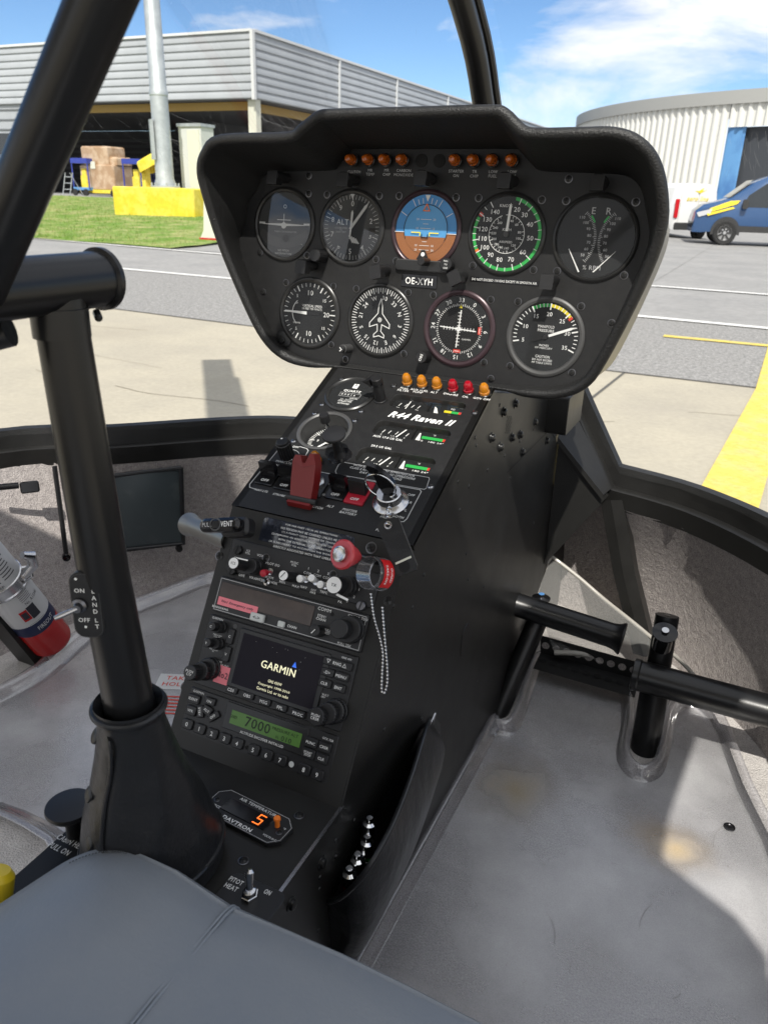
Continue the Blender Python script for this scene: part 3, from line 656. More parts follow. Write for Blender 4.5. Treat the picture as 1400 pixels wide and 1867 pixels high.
# ================================================================ CABIN SHELL
def axisM0(a,b):
    z=(Vector(b)-Vector(a)).normalized(); x=Vector((0,0,1)).cross(z).normalized(); y=z.cross(x)
    return Matrix(((x.x,y.x,z.x,a.x),(x.y,y.y,z.y,a.y),(x.z,y.z,z.z,a.z),(0,0,0,1)))
MT['scratch']=clear('glass_scratch',(1,1,1),gloss=.0,rough=.3,milky=.22,mcol=(.8,.8,.8),fres=False)
FR=[(-.238,1.2,.93),(-.153,1.18,.80),(-.04,1.155,.795),(.075,1.045,.80),(.19,.86,.81),(.265,.6,.83),(.30,.25,.85)]
FL=[(-.42,1.2,.93),(-.507,1.19,.80),(-.64,1.215,.785),(-.77,1.19,.785),(-.865,1.12,.785),(-1.0,.985,.785),(-1.14,.87,.785),(-1.2,.5,.8),(-1.2,.2,.82)]
def frame(C,dirx,up=.032,dn=.034,led=.016):
    rows=[]
    n=len(C)
    for i,p in enumerate(C):
        a=Vector(C[max(0,i-1)]);b=Vector(C[min(n-1,i+1)]); t=(b-a).normalized(); o=Vector((t.y,-t.x,0))
        if o.y<0 and abs(o.y)>.2 or (o.x*dirx<0 and abs(o.y)<=.2): o=-o
        o.normalize(); p=Vector(p)
        rows.append([p+Vector((0,0,-dn))+o*.004,p+Vector((0,0,-.002)),p+o*.003,p+o*led,p+o*(led+.004)+Vector((0,0,up)),p+o*(led+.016)+Vector((0,0,up+.002)),p+o*(led+.02)+Vector((0,0,-dn))])
    m=MB(); m.grid(rows,'body'); return m
cl=lambda C,k=5: C[:1]+catmull(C[1:],k)
struct('windshield_frame',frame(cl(FR),1),40); struct('windshield_frame',frame(cl(FL),-1),40)
m=MB()
CP=catmull([(-.33,1.2,.95),(-.33,1.13,1.11),(-.33,1.06,1.215),(-.33,.975,1.318),(-.33,.885,1.405),(-.33,.6,1.57),(-.33,.3,1.67),(-.33,.03,1.72)],5)
CP=[(p[0]-.003,p[1]-.008,p[2]-.004) for p in CP]; m.tube(CP,.0128,'tube',22)
Q=[Vector(p)+Vector((.0095,.016,.006)) for p in CP]; m.tube(Q,.006,'tube',10)
struct('windshield_post',m)
# nose walls, carpeted
def wall(top,bot,nr=10,bulge=.03):
    rows=[]
    for i in range(nr+1):
        t=i/nr; rows.append([Vector(a).lerp(Vector(b),t)+Vector((0,math.sin(t*math.pi)*bulge,0)) for a,b in zip(top,bot)])
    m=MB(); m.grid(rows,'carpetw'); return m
def resamp(C,n):
    P=[Vector(p) for p in catmull(C,8)]; d=[0]
    for a,b in zip(P,P[1:]): d.append(d[-1]+(b-a).length)
    o=[];j=0
    for i in range(n):
        s=d[-1]*i/(n-1)
        while j<len(d)-2 and d[j+1]<s: j+=1
        o.append(P[j].lerp(P[j+1],(s-d[j])/max(1e-9,d[j+1]-d[j])))
    return o
lo=Vector((0,.006,-.03))
tp=[p+lo for p in resamp([(-.30,1.27,.81)]+FR[1:],30)]; bt=resamp([(-.30,1.34,.5),(-.10,1.27,.5),(.05,1.14,.5),(.155,.97,.5),(.205,.7,.5),(.225,.25,.5)],30)
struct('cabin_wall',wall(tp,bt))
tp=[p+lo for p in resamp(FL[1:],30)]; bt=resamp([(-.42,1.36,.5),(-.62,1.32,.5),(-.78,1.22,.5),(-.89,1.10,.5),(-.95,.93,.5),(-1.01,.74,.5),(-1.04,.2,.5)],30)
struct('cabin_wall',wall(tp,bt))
m=MB(); m.grid([[(x,-1.25+2.65*j/30,.5) for j in range(31)] for x in (-1.06,.235)],'carpet'); m.box(I4,-1.06,-1.25,.44,.235,1.36,.496,'body'); struct('cabin_floor',m)
# roof, rear bulkhead and side sills of the cabin
m=MB(); rf=[]
for x,z in ((-1.08,1.42),(-1.05,1.55),(-.92,1.67),(-.6,1.725),(-.33,1.73),(-.06,1.725),(.04,1.715),(.12,1.70),(.26,1.665),(.315,1.62),(.333,1.57)):
    ww=.13 if x>.3 else .05 if x>.2 else 0
    rf.append([(x+(ww if y<-.14 else 0),y,z-(.02 if y>0 else 0)-(.05 if y>.2 else 0)) for y in ((.27 if x>.1 else .05 if x>.0 else .03),.0,-.13,-.2,-.4,-.6,-.82)])
m.grid(rf,'headliner'); m.grid([[(p[0],p[1],p[2]+.05) for p in r] for r in rf],'body'); struct('cabin_roof',m)
m=MB(); m.quad(I4,0,0,0,0,0,'body') if 0 else None
m.box(I4,-1.08,-1.29,.44,.40,-1.25,.62,'headliner'); m.box(I4,-1.06,-.62,.5,.25,-.5,.78,'hoodside'); struct('cabin_bulkhead',m)
m=MB()
for x in (-1.09,.235): m.box(I4,x,-1.25,.44,x+.03,.28,.56,'body')
struct('door_sill',m)
m=MB()
m.tube([(-1.05,-.45,1.5),(-1.1,-.42,1.0),(-1.06,-.35,.5)],.028,'tube',10)
m.tube(catmull([(-1.2,.25,.8),(-1.2,.16,1.2),(-1.1,.08,1.55),(-.92,.04,1.69)],4),.018,'tube',10)
struct('door_pillar',m)
# windscreen, two bubbles meeting at the centre post
def bub(C,U,name):
    a=resamp(C,16); b=resamp(U,16); rows=[]
    for i in range(15):
        t=i/14; r=[]
        for p,q in zip(a,b):
            c=Vector((p.x*.55+q.x*.45, q.y+ (p.y-q.y)*.86, q.z-.16)); r.append(p*(1-t)**2+c*2*t*(1-t)+q*t*t)
        rows.append(r)
    m=MB(); m.grid(rows,'windsc'); return struct(name,m,80)
up_=Vector((0,.018,.025))
bub([Vector(p)+up_ for p in [(-.325,1.21,1.0)]+FR],[(-.325,.03,1.75),(-.1,.03,1.745),(.26,.035,1.69),(.34,.05,1.6)],'windshield')
bub([Vector(p)+up_ for p in [(-.335,1.21,1.0)]+FL],[(-.335,.03,1.75),(-.6,.03,1.745),(-.92,.035,1.69),(-1.1,.05,1.5)],'windshield')
from mathutils.bvhtree import BVHTree
_v=[];_f=[]
for o in [o for o in COL.objects if o.name.startswith('windshield') and 'frame' not in o.name and 'post' not in o.name]:
    b_=len(_v); _v+=[v.co.copy() for v in o.data.vertices]; _f+=[tuple(b_+i for i in p.vertices) for p in o.data.polygons]
BT=BVHTree.FromPolygons(_v,_f); m=MB()
rs=random.Random(3)
def stroke(x,y,a,L_,r_=.00009,cv=0):
    P=[]
    for k in range(6):
        t=k/5; h=BT.ray_cast(CAM,ray(x+math.cos(a+cv*t)*L_*t,y+math.sin(a+cv*t)*L_*t).normalized())
        if h[0] is None: return
        P.append(h[0]-ray(x,y).normalized()*.0006)
    m.tube(P,r_,'scratch',4,False)
for i in range(70): stroke(rs.uniform(140,560),rs.uniform(190,300),rs.uniform(.9,1.2)+rs.choice((0,0,0,-.5)),rs.uniform(15,90),cv=rs.uniform(-.2,.2))
for i in range(16): stroke(rs.uniform(1320,1400),rs.uniform(225,320),rs.uniform(1.2,1.9),rs.uniform(12,50),cv=rs.uniform(-.2,.2))
for i in range(14): stroke(rs.uniform(400,1300),rs.uniform(20,200),rs.uniform(0,3),rs.uniform(3,12))
for i in range(40):
    x,y=(rs.uniform(380,1400),rs.uniform(0,230)) if i%2 else (rs.uniform(150,480),rs.uniform(560,790)); h=BT.ray_cast(CAM,ray(x,y).normalized())
    if h[0]: q=h[0]-ray(x,y).normalized()*.0006; m.lathe(axisM0(q,CAM),[(rs.uniform(.0002,.0006),0),(0,.0001)],'scratch',6)
struct('windshield_scratches',m,kind='stuff')
# web and flange between console nose and the screen frame; keel strut
m=MB()
m.add([(-.237,1.145,.875),(-.155,1.165,.792),(-.237,1.15,.66),(-.237,1.155,.875),(-.155,1.175,.792),(-.237,1.16,.66)],[(0,2,1),(3,4,5),(0,1,4,3),(1,2,5,4)],'body',I4,False)
m.add([(-.237,1.135,.884),(-.237,1.195,.925),(-.152,1.176,.803),(-.160,1.155,.797)],[(0,3,2,1)],'body',I4,False)
m.add([(-.237,1.135,.884),(-.160,1.155,.797),(-.160,1.155,.787),(-.237,1.135,.874)],[(0,3,2,1)],'body',I4,False)
struct('nose_gusset',m)
m=MB(); a=Vector((-.150,1.176,.785)); b=Vector((-.060,1.165,.53)); c=a.lerp(b,.5)+Vector((-.008,.012,0))
sx_=Vector((.017,.004,0)); 
rows=[[p-sx_*1.0+Vector((0,.03,0)),p-sx_,p+sx_*.0+Vector((0,-.006,0)),p+sx_,p+sx_*1.0+Vector((0,.03,0))] for p in (a,c,b)]
m.grid(rows,'body'); struct('keel_strut',m,20)
# ================================================================ INSTRUMENT PANEL
ip=thing('instrument_panel','black instrument panel with textured hood, nine round gauges and amber warning lamps','instrument panel',(-.335,.80,1.0))
HP=[((372,275),.71,(470,345)),((400,251),.705,(492,316)),((520,247),.70,(600,311)),((548,232),.70,(618,302)),((578,209),.70,(640,277)),((610,205),.70,(655,272)),((750,202),.70,(790,272)),((890,199),.70,(930,272)),((922,204),.70,(948,276)),((955,235),.70,(972,302)),((985,241),.70,(990,312)),((1060,240),.70,(1060,315)),((1122,240),.705,(1125,318)),((1165,256),.71,(1150,325)),((1195,292),.72,(1168,345)),((1209,350),.73,(1178,390)),((1206,420),.745,(1182,440)),((1168,520),.76,(1152,520)),((1098,655),.775,(1090,650)),((1063,698),.78,(1058,690)),((1015,714),.783,(1012,703)),((960,712),.785,(960,703)),((905,703),.786,(905,700)),((760,683),.787,(760,680)),((625,666),.787,(625,662)),((560,659),.785,(565,655)),((515,644),.78,(528,640)),((480,611),.775,(497,607)),((448,550),.765,(468,540)),((402,440),.75,(437,450)),((372,345),.73,(447,405)),((364,305),.72,(452,372))]
HP=[(a,.792-(.792-y)*.62,c) for a,y,c in HP]
lip=[];pin=[]
for (a,b),y,(c,d) in HP:
    P=onY(a+(4 if a<700 else -3),b+4,y); lip.append(tuple(P)+(.0055,)); q=PA.uv(c,d); pin.append(tuple(PA.O+PA.U*q[0]+PA.V*q[1]))
for k in (22,23,24): lip[k]=lip[k][:3]+(.0012,)
for k in (21,25): lip[k]=lip[k][:3]+(.0045,)
LP=catmull(lip,4,True); PI=catmull(pin,4,True)
cx=sum(p[0] for p in LP)/len(LP); cz=sum(p[2] for p in LP)/len(LP)
n=len(LP); rings=[[] for _ in range(13)]
for i in range(n):
    p=Vector(LP[i][:3]); a=Vector(LP[i-1][:3]); b=Vector(LP[(i+1)%n][:3]); t=(b-a).normalized(); r=LP[i][3]
    ou=Vector((0,1,0)).cross(t); ou.y=0; ou.normalize()
    if ou.dot(p-Vector((cx,p.y,cz)))<0: ou=-ou
    q=Vector(PI[i])
    rings[0].append(q+PA.N*.0005); rings[1].append(q.lerp(p-ou*r,.5)+ou*.001*0)
    for k in range(9):
        an=math.pi*k/8; rings[2+k].append(p-ou*r*math.cos(an)*1.0-Vector((0,1,0))*r*1.1*math.sin(an))
    rings[11].append(Vector((q.x,.803,q.z))+ou*.009); rings[12].append(Vector((q.x,.875,q.z))+ou*.011)
m=MB(); m.grid(rings[:4],'hoodside',True); m.grid(rings[3:11],'hood',True); part('hood',m,ip,sharp=60)
m=MB(); m.grid(rings[10:],'shell',True); m.add(rings[12],[tuple(range(n))],'body',I4,False); part('back_shell',m,ip)
m=MB(); pts=[((Vector(p)-PA.O).dot(PA.U),(Vector(p)-PA.O).dot(PA.V)) for p in PI]
m.poly(PA.M(0,0),pts,0,'panel')
TX=lambda s,px,py,h,w=None,mt='grey',Pn=PA,**k: m.text(Pn.at(px,py),s,h,mt,w=w,**k)
for s,x,y in (('CLUTCH',758,197),('MR',866,186),('TEMP',866,213),('MR',977,186),('CHIP',976,214),('CARBON',1091,188),('MONOXIDE',1089,217)): TX(s,*z3(x,y),.0028)
for s,x,y in (('STARTER',369,146),('ON',367,169),('TR',462,148),('CHIP',460,171),('LOW',557,149),('FUEL',554,171),('LOW',654,149),('RPM',652,171)): TX(s,*z4(x,y),.0028)
part('face_plate',m,ip)
# shared small meshes
def mk(fn): m=MB(); fn(m); return m.mesh('m')
def _screw(m,sc='screwb',r=.0033):
    m.lathe(I4,[(r*1.25,.0001),(r*1.2,.0006),(r,.0007)],'steeld',16); m.lathe(I4,[(r,.0004),(r*.9,.0012),(r*.5,.0016),(0,.0017)],sc,16)
    for a in (.4,1.97): 
        d=(math.cos(a)*r*.6,math.sin(a)*r*.6); m.line(I4,[(-d[0],-d[1]),d],r*.26,'matte',.0019)
SC=mk(_screw); SCS=mk(lambda m:_screw(m,'steel',.0028)); 
def _lamp(m,mt):
    m.lathe(I4,[(.0068,0),(.0068,.0016),(.0058,.0022)],'screwb',20)
    m.lathe(I4,[(.0056,.0016),(.0056,.0045),(.005,.0052),(.005,.0085),(.0044,.0115),(.0028,.0135),(0,.0142)],mt,20)
    m.lathe(I4,[(.0035,.0018),(.003,.006),(0,.007)],'yellow' if mt!='redl' else 'extred',10)
WA=mk(lambda m:_lamp(m,'amberd')); WB=mk(lambda m:_lamp(m,'amber')); WR=mk(lambda m:_lamp(m,'redl'))
for p in [(564,222),(454,343),(577,350),(928,357),(1060,358),(128,738),(442,757),(905,785),(302,940),(149,1003),(620,965),(773,982),(1122,1007),(1290,1024),(1040,795),(605,1358),(1093,1420),(700,1455),(455,222)][1:]: inst('screw',SC,PA.at(*z3(*p),h=0)@Matrix.Rotation(rnd.random()*3,4,'Z'),ip)
for p in [(942,185),(368,280),(483,283),(805,292),(929,297),(1284,303),(453,628),(762,650),(883,656),(1224,678),(545,802),(684,812),(1005,836),(1160,922),(101,1077),(510,1122),(643,1140),(958,1175),(545,1205)]: inst('screw',SC,PA.at(*z4(*p),h=0)@Matrix.Rotation(rnd.random()*3,4,'Z'),ip)
for p in [(748,118),(862,118),(971,118),(1088,118)]: inst('warning_lamp',WA,PA.at(*z3(*p),h=.006),ip)
for p in [(367,92),(460,92),(555,92),(654,92)]: inst('warning_lamp',WA,PA.at(*z4(*p),h=.006),ip)
PLUG=mk(lambda m:(m.lathe(I4,[(.0066,0),(.0066,.0008),(.006,.001),(0,.001)],'matte',20)))
for p in [(192,92),(283,93)]: inst('blanking_plug',PLUG,PA.at(*z4(*p)),ip)
# hooded gauge lamps: a stub, an arm reaching aft and a small shade with a slanted front
def gl_(m):
    m.cyl(I4,.0058,0,.012,'black',16); m.rrect(TR(0,0,.0),0,-.001,.0135,.012,.010,.030,.0045,'black',.001)
    m.add([(-.0065,-.010,.032),(.0065,-.010,.032),(.0065,.004,.030),(-.0065,.004,.030),(-.0065,-.010,.021),(.0065,-.010,.021),(.0065,-.006,.019),(-.0065,-.006,.019)],[(0,1,2,3),(4,5,1,0),(5,6,2,1),(7,4,0,3),(7,6,5,4)],'black',I4,False)
GLm=mk(gl_)
def glamp(px,py,Pn=PA,h=.028,par=ip,rot=0): inst('gauge_lamp',GLm,Pn.at(px,py,h,rot)@TR(0,.003,-h),par)
for p in [(215,235),(688,250),(1208,240)]: glamp(*z3(*p))
glamp(*z3(405,835)); glamp(*z3(905,870),rot=.25)
for p in [(615,195),(1088,205)]: glamp(*z4(*p))
glamp(*z4(362,690),rot=.5); glamp(*z4(832,712))
# ---- gauges
def gauge(name,u,v,label=None,D=.082,Pn=PA,bz='bezel',par=ip,dial='dial',k=.87,glass=True,dep=.0):
    low='glasslow' if (v<.1 or u>-.35 or Pn is not PA) else 'glass'
    M=Pn.M(u,v); r=D/2; m=MB()
    m.lathe(M,[(r,0),(r,.0016),(r-.0012,.0026),(r*.93,.0030),(r*k+.0005,.0022),(r*k-.0006,.0004-dep)],bz,56)
    g=part(name,m,par,label); d=MB(); d.disc(M,r*k,.0004-dep,dial,48)
    if glass:
        q=MB(); q.lathe(M,[(r*k+.0003,.0019),(r*k*.6,.0021),(0,.0022)],low,48); part('glass',q,g)
    return g,M@TR(0,0,.0004-dep),d,r*k
def needle(g,M,pts,mt='white',z=.0011,name='needle'):
    q=MB(); q.poly(M,pts,z,mt); part(name,q,g)
def ndl(a,L,w,t=.3,tail=0,wt=None):
    a=R(a); d=Vector((math.sin(a),math.cos(a))); p=Vector((d.y,-d.x)); 
    P=[d*-tail+p*w*(wt or .5),d*L*.85+p*w*.5,d*L,d*L*.85-p*w*.5,d*-tail-p*w*(wt or .5)]
    return [(q.x,q.y) for q in P]
def nums(d,M,items,r,h,mt='white',rotm=0,**k):
    for s,a in items:
        b=R(a); d.text(M,s,h,mt,x=r*math.sin(b),y=r*math.cos(b),rot=-b*rotm,**k)
# turn coordinator
g,M,d,r=gauge('turn_coordinator',-.5137,.1643,'round turn coordinator gauge with small white aeroplane, leftmost of the upper row',dial='dialg')
d.tick(M,-88,r*.76,r*.93,.0022);d.tick(M,88,r*.76,r*.93,.0022);d.tick(M,-110,r*.76,r*.93,.0022);d.tick(M,110,r*.76,r*.93,.0022)
d.text(M,'L',.004,x=-r*.66,y=-r*.52);d.text(M,'R',.004,x=r*.66,y=-r*.54);d.text(M,'2 MIN.',.003,x=0,y=-r*.66);d.text(M,'NO PITCH',.0022,x=0,y=-r*.80);d.text(M,'INFORMATION',.0022,x=0,y=-r*.9)
d.text(M,'TURN COORDINATOR',.0020,'grey',x=.002,y=-r*.22)
d.arc(M@TR(0,r*.9,0),r*1.32,r*1.62,142,218,'bezelg',.0004,30); d.disc(M,.0042,.0008,'matte',24,x=.003,y=-r*.42)
d.line(M,[(-.002,-r*.32),(-.002,-r*.52)],.0006,'dial',.0009);d.line(M,[(.008,-r*.32),(.008,-r*.52)],.0006,'dial',.0009)
part('dial',d,g); q=MB(); q.poly(M,[(-r*.8,.0004),(-.002,.0012),(.002,.0012),(r*.8,.0004),(r*.8,-.0004),(.003,-.0016),(-.003,-.0016),(-r*.8,-.0004)],.0011,'white'); q.line(M,[(0,0),(0,r*.32)],.0008,'white',.0011); q.line(M,[(-r*.25,.005),(r*.25,.005)],.0008,'white',.0011); q.disc(M,.0035,.0012,'white',20,y=-.001); q.arc(M@TR(.001,r*.55,0),.0014,.0022,0,360,'white',.0011,16); part('aeroplane_symbol',q,g)
# altimeter
g,M,d,r=gauge('altimeter',-.4257,.1645,'round altimeter numbered 0 to 9, second of the upper row',dial='dialg')
for i in range(50): d.tick(M,i*7.2,r*(.84 if i%5 else .80),r*.96,.0004 if i%5 else .0008)
nums(d,M,[(str(i),i*36) for i in (2,3,4,5,6,7,8,9)]+[('0',0),('1',36)],r*.705,.0056); d.text(M,'ALT',.0058,x=-r*.32,y=r*.16)
d.text(M,'CALIBRATED\nTO\n20000 FEET',.0018,'grey',x=-r*.36,y=-r*.08); d.quad(M,r*.62,-r*.18,r*.84,r*.02,.0004,'matte')
for i in range(4): d.poly(M,[(-.003+i*.0026,-.0085-i*.0010),(-.0013+i*.0026,-.0078-i*.0010),(.0038+i*.0024,-.0155-i*.0003),(.0022+i*.0024,-.0162-i*.0003)],.0004,'white')
part('dial',d,g); needle(g,M,ndl(37,r*.93,.0032,tail=.002)); needle(g,M,ndl(3,r*.52,.003,tail=.012,wt=.3),z=.0015); needle(g,M,[(-.003,r*.98),(.003,r*.98),(0,r*.84)],'grey',.0018); needle(g,M,ndl(218,r*.72,.0024),'dialg',.0008)
q=MB(); q.knurl(PA.at(*z3(500,757),h=.018)@TR(0,0,-.018),.0072,.002,.021,'black',20,.04); part('adjusting_knob',q,g)
# attitude indicator
g,M,d,r=gauge('attitude_indicator',-.336,.1665,'attitude indicator, blue sky over brown ground with orange pointer, middle of the upper row',bz='bezelp',D=.081,dial='skyblue',k=.88)
bw=lambda R_,yy:[(R_*math.cos(a),R_*math.sin(a)) for a in [math.pi+math.asin(-yy/R_)+ (math.pi-2*math.asin(-yy/R_))*i/24 for i in range(25)]]
d.poly(M,bw(r,-.0035),.0003,'brown'); d.disc(M,r*.70,.0006,'skyblue2',40); d.poly(M,bw(r*.70,-.0075),.0009,'brown')
d.line(M,[(-r,-.0035),(-r*.7,-.0035)],.0007,'white',.0012);d.line(M,[(r*.7,-.0035),(r,-.0035)],.0007,'white',.0012); d.arc(M,r*.69,r*.71,-115,115,'dial',.0011,40)
for a in (-60,-30,-20,-10,10,20,30,60): d.tick(M,a,r*.74,r*(.95 if a%30==0 else .88),.0007,z=.0012)
d.poly(M,[(-.003,r*.96),(.003,r*.96),(0,r*.78)],.0012,'white')
for y,w_ in ((.010,.012),(.0055,.006),(.001,.012),(-.0165,.011),(-.0125,.005),(-.021,.011)): d.line(M,[(-w_/2,y),(w_/2,y)],.0005,'white',.0012)
for y,s in ((.010,'20'),(.001,'10'),(-.0165,'10'),(-.021,'20')):
    for x in (-.0095,.0095): d.text(M,s,.0022,x=x,y=y,z=.0012)
part('dial',d,g)
q=MB(); q.line(M,[(-.0035,r*.52),(.0035,r*.52),(0,r*.71)],.0010,'orange',.0020,True); part('roll_pointer',q,g)
q=MB(); q.line(M,[(-.0155,-.0035),(-.0055,-.0035),(-.0055,-.0065)],.0011,'yellow',.0022);q.line(M,[(.0155,-.0035),(.0055,-.0035),(.0055,-.0065)],.0011,'yellow',.0022); q.line(M,[(-.0035,-.0055),(-.0035,-.0085),(.0035,-.0085),(.0035,-.0055)],.0011,'matte',.0022); q.poly(M,[(-.0075,-.031),(-.002,-.021),(.002,-.021),(.0075,-.031)],.0022,'black'); q.disc(M,.0022,.0025,'white',12,y=-.0255); part('aeroplane_symbol',q,g)
q=MB(); q.rrect(M,0,-.0375,.062,.012,.001,.0042,.004,'bezelg',.001,top='bezel'); part('cage_plate',q,g)
q=MB(); Mk=PA.at(*z4(315,622),h=.012)@TR(0,0,-.012); q.cyl(Mk,.0066,.002,.0125,'black',20); q.text(Mk,'PULL',.0017,w=.005,y=.0035,z=.0127); q.text(Mk,'TO',.0017,y=0,z=.0127); q.text(Mk,'CAGE',.0017,w=.005,y=-.0035,z=.0127); part('cage_knob',q,g)
q=MB(); Mk=PA.at(*z4(189,606),h=.02)@TR(0,0,-.02); q.cyl(Mk,.0042,.002,.021,'black',16); part('adjusting_knob',q,g)
# airspeed
g,M,d,r=gauge('airspeed_indicator',-.2462,.1657,'airspeed indicator with green rim arc and double white scale',k=.90)
AS={20:19,30:41,40:66,50:96,60:130,70:162,80:190,90:215,100:237,110:258,120:279,130:302,140:326}
d.arc(M,r*.90,r*.985,10,296,'green',.0002,60); d.arc(M,r*.88,r*.985,299,305,'red',.0004,3); d.arc(M,r*.88,r*.985,237,242,'orange',.0004,3)
ks=sorted(AS)
for i,k in enumerate(ks):
    d.tick(M,AS[k],r*.83,r*.985,.0009,z=.0005)
    if i<len(ks)-1: d.tick(M,(AS[k]+AS[ks[i+1]])/2,r*.89,r*.985,.0006,z=.0005)
nums(d,M,[(str(k),AS[k]) for k in ks],r*.69,.0046); d.text(M,'KNOTS',.0028,x=-.0035,y=r*.82-.003)
d.arc(M,r*.50,r*.515,-8,340,'white',.0003,50)
A2=[(40,18),(60,45),(80,80),(100,105),(120,140),(140,172),(160,200),(180,222),(200,248),(220,272),(240,295),(260,322)]
for k,a in A2: d.tick(M,a,r*.44,r*.5,.0005); d.tick(M,a+11,r*.46,r*.5,.0004)
nums(d,M,[(str(k),a) for k,a in A2],r*.37,.0024); d.text(M,'KM/H',.0026,x=0,y=.0045); d.text(M,'AIRSPEED',.0022,x=0,y=-.0075)
part('dial',d,g); needle(g,M,ndl(3,r*.82,.0026,tail=.001)); q=MB(); q.cyl(M,.003,.001,.0018,'bezelg',16); part('hub',q,g)
# dual tachometer
g,M,d,r=gauge('rotor_tachometer',-.156,.1663,'dual engine and rotor RPM gauge, rightmost of the upper row',D=.084,k=.9)
d.text(M,'E',.0062,'grey',x=-.005,y=r*.66); d.text(M,'R',.0062,'grey',x=.0095,y=r*.66); d.text(M,'% RPM',.0042,'grey',x=.0005,y=-r*.74)
for sg,cx_ in ((1,-.033),(-1,.037)):
    Mc=M@TR(cx_,-.002,0); R0=.034
    for i in range(31):
        a=(128-i*2.9) if sg>0 else -(128-i*2.9); d.tick(Mc,a,R0-(.0034 if i%5==0 else .002),R0,.0005,'grey')
    for i,s in enumerate(('50','60','70','80','90','100','110')):
        a=122-i*13.5; a=a if sg>0 else -a; b=R(a); d.text(Mc,s,.0027,'grey',x=(R0-.0068)*math.sin(b),y=(R0-.0068)*math.cos(b))
    a=(50,62) if sg>0 else (-62,-50); d.arc(Mc,R0,R0+.0015,*a,'green',.0004,6); 
part('dial',d,g); needle(g,M,[(-.0245,-.0115),(-.0238,-.0112),(-.0105,-.0325),(-.0120,-.0330)],z=.0011); needle(g,M,[(.0215,-.0115),(.0222,-.0112),(.0035,-.0322),(.0020,-.0318)],z=.0011)
# vertical speed
g,M,d,r=gauge('vertical_speed_indicator',-.475,.0673,'vertical speed gauge with needle pointing left, leftmost of the lower row',k=.86)
for i in range(9):
    for s in (1,-1):
        a=270+s*(i*20-0) ; 
for i in range(37): 
    a=270+(-180+i*10); big=i%6==0
    if abs(a-450)>3: d.tick(M,a,r*(.80 if big else .86),r*.97,.0013 if big else .0006)
for s,a,q in (('10',2,.0058),('10',178,.0058),('20',90,.0055)): d.text(M,s,q,x=r*.66*math.sin(R(a)),y=r*.66*math.cos(R(a)))
for s,a in (('15',52),('15',128),('5',-42),('5',222)): d.text(M,s,.0035,x=r*.72*math.sin(R(a)),y=r*.72*math.cos(R(a)))
d.text(M,'VERTICAL SPEED',.0027,w=.027,x=.0035,y=.0085); d.text(M,'100 FEET PER MINUTE',.0024,w=.027,x=.0035,y=.0052); d.text(M,'UP',.002,x=-.0175,y=.0105); d.text(M,'DOWN',.002,x=-.0165,y=-.012)
d.arc(M@TR(-.006,0,0),.0165,.0173,-140,-38,'white'); part('dial',d,g); needle(g,M,[(-r*.93,.0015),(-.003,.0018),(-.003,-.0018),(-r*.93,-.0001)]); needle(g,M,[(-.003,.0018),(.014,.0012),(.016,-.001),(-.003,-.0018)],'black',.001)
q=MB(); q.cyl(M@TR(-r*1.02,-r*.98,0),.0042,0,.003,'screwb',14); q.rrect(M,-r*.93,-r*.93,.018,.018,-.001,.0012,.006,'bezel',.0005); part('corner_lug',q,g)
# heading indicator
g,M,d,r=gauge('heading_indicator',-.3822,.0669,'heading indicator with white outlined aeroplane on a compass card',k=.90)
for i in range(72): d.tick(M,i*5+2,r*(.86 if i%2 else .82),r*.97,.0009 if i%2==0 else .0006)
nums(d,M,[('30',9),('33',39),('N',69),('3',99),('6',129),('E',159),('12',189),('15',219),('S',249),('21',279),('24',309),('W',339)],r*.68,.0046,rotm=1)
part('dial',d,g); q=MB()
ap=[(0,.024),(.0022,.017),(.0028,.008),(.0125,-.003),(.0125,-.0075),(.0028,-.004),(.0022,-.0115),(.0065,-.0155),(.0065,-.0185),(0,-.0165)]
ap=ap+[(-x,y) for x,y in reversed(ap[1:-1])]; q.line(M,ap,.0010,'white',.0012,True); q.disc(M,.0026,.0014,'white',14,y=.001); q.arc(M@TR(0,.001,0),.0012,.0017,0,360,'dial',.0018,12); part('aeroplane_symbol',q,g)
q=MB(); Mk=PA.at(*z3(672,1388),h=.02)@TR(0,0,-.02); q.cyl(Mk,.0052,.0,.018,'bezelg',18); q.cyl(Mk,.0042,.018,.022,'black',18); q.line(Mk,[(-.001,-.002),(.0015,0),(-.001,.002)],.0008,'white',.0223); part('adjusting_knob',q,g)
# course deviation
g,M,d,r=gauge('course_indicator',-.2872,.0668,'course deviation indicator with white cross needles and two red flags',bz='bezelp',k=.86)
nums(d,M,[('33',0),('0',30),('3',60),('6',92),('9',122),('12',150),('15',182),('18',212),('21',240),('24',272),('27',300),('30',332)],r*.72 if 0 else r*.97-.0042,.0048,rotm=1) if 0 else nums(d,M,[('33',0),('0',30),('3',60),('6',92),('9',122),('12',150),('15',182),('18',212),('21',240),('24',272),('27',300),('30',332)],r*.86,.0046,rotm=1)
d.disc(M,r*.68,.0006,'matte',40)
for i in range(72): d.tick(M,i*5,r*.68,r*(.73 if i%2 else .75),.0006)
d.poly(M,[(-.002,r*.62),(.002,r*.62),(0,r*.72)],.0009,'yellow')
d.poly(M,[(r*.62,-.004),(r*.72,-.004),(r*.72,.004),(r*.62,.004)],.0009,'red'); d.poly(M,[(-.004,-r*.72),(.004,-r*.72),(.004,-r*.62),(-.004,-r*.62)],.0009,'red')
d.line(M,[(-.0025,-r*.67),(.0025,-r*.67)],.0006,'white',.0011); d.line(M,[(r*.67,-.0025),(r*.67,.0025)],.0006,'white',.0011)
d.text(M,'GARMIN',.0018,x=.0095,y=-.0105,z=.001); part('dial',d,g)
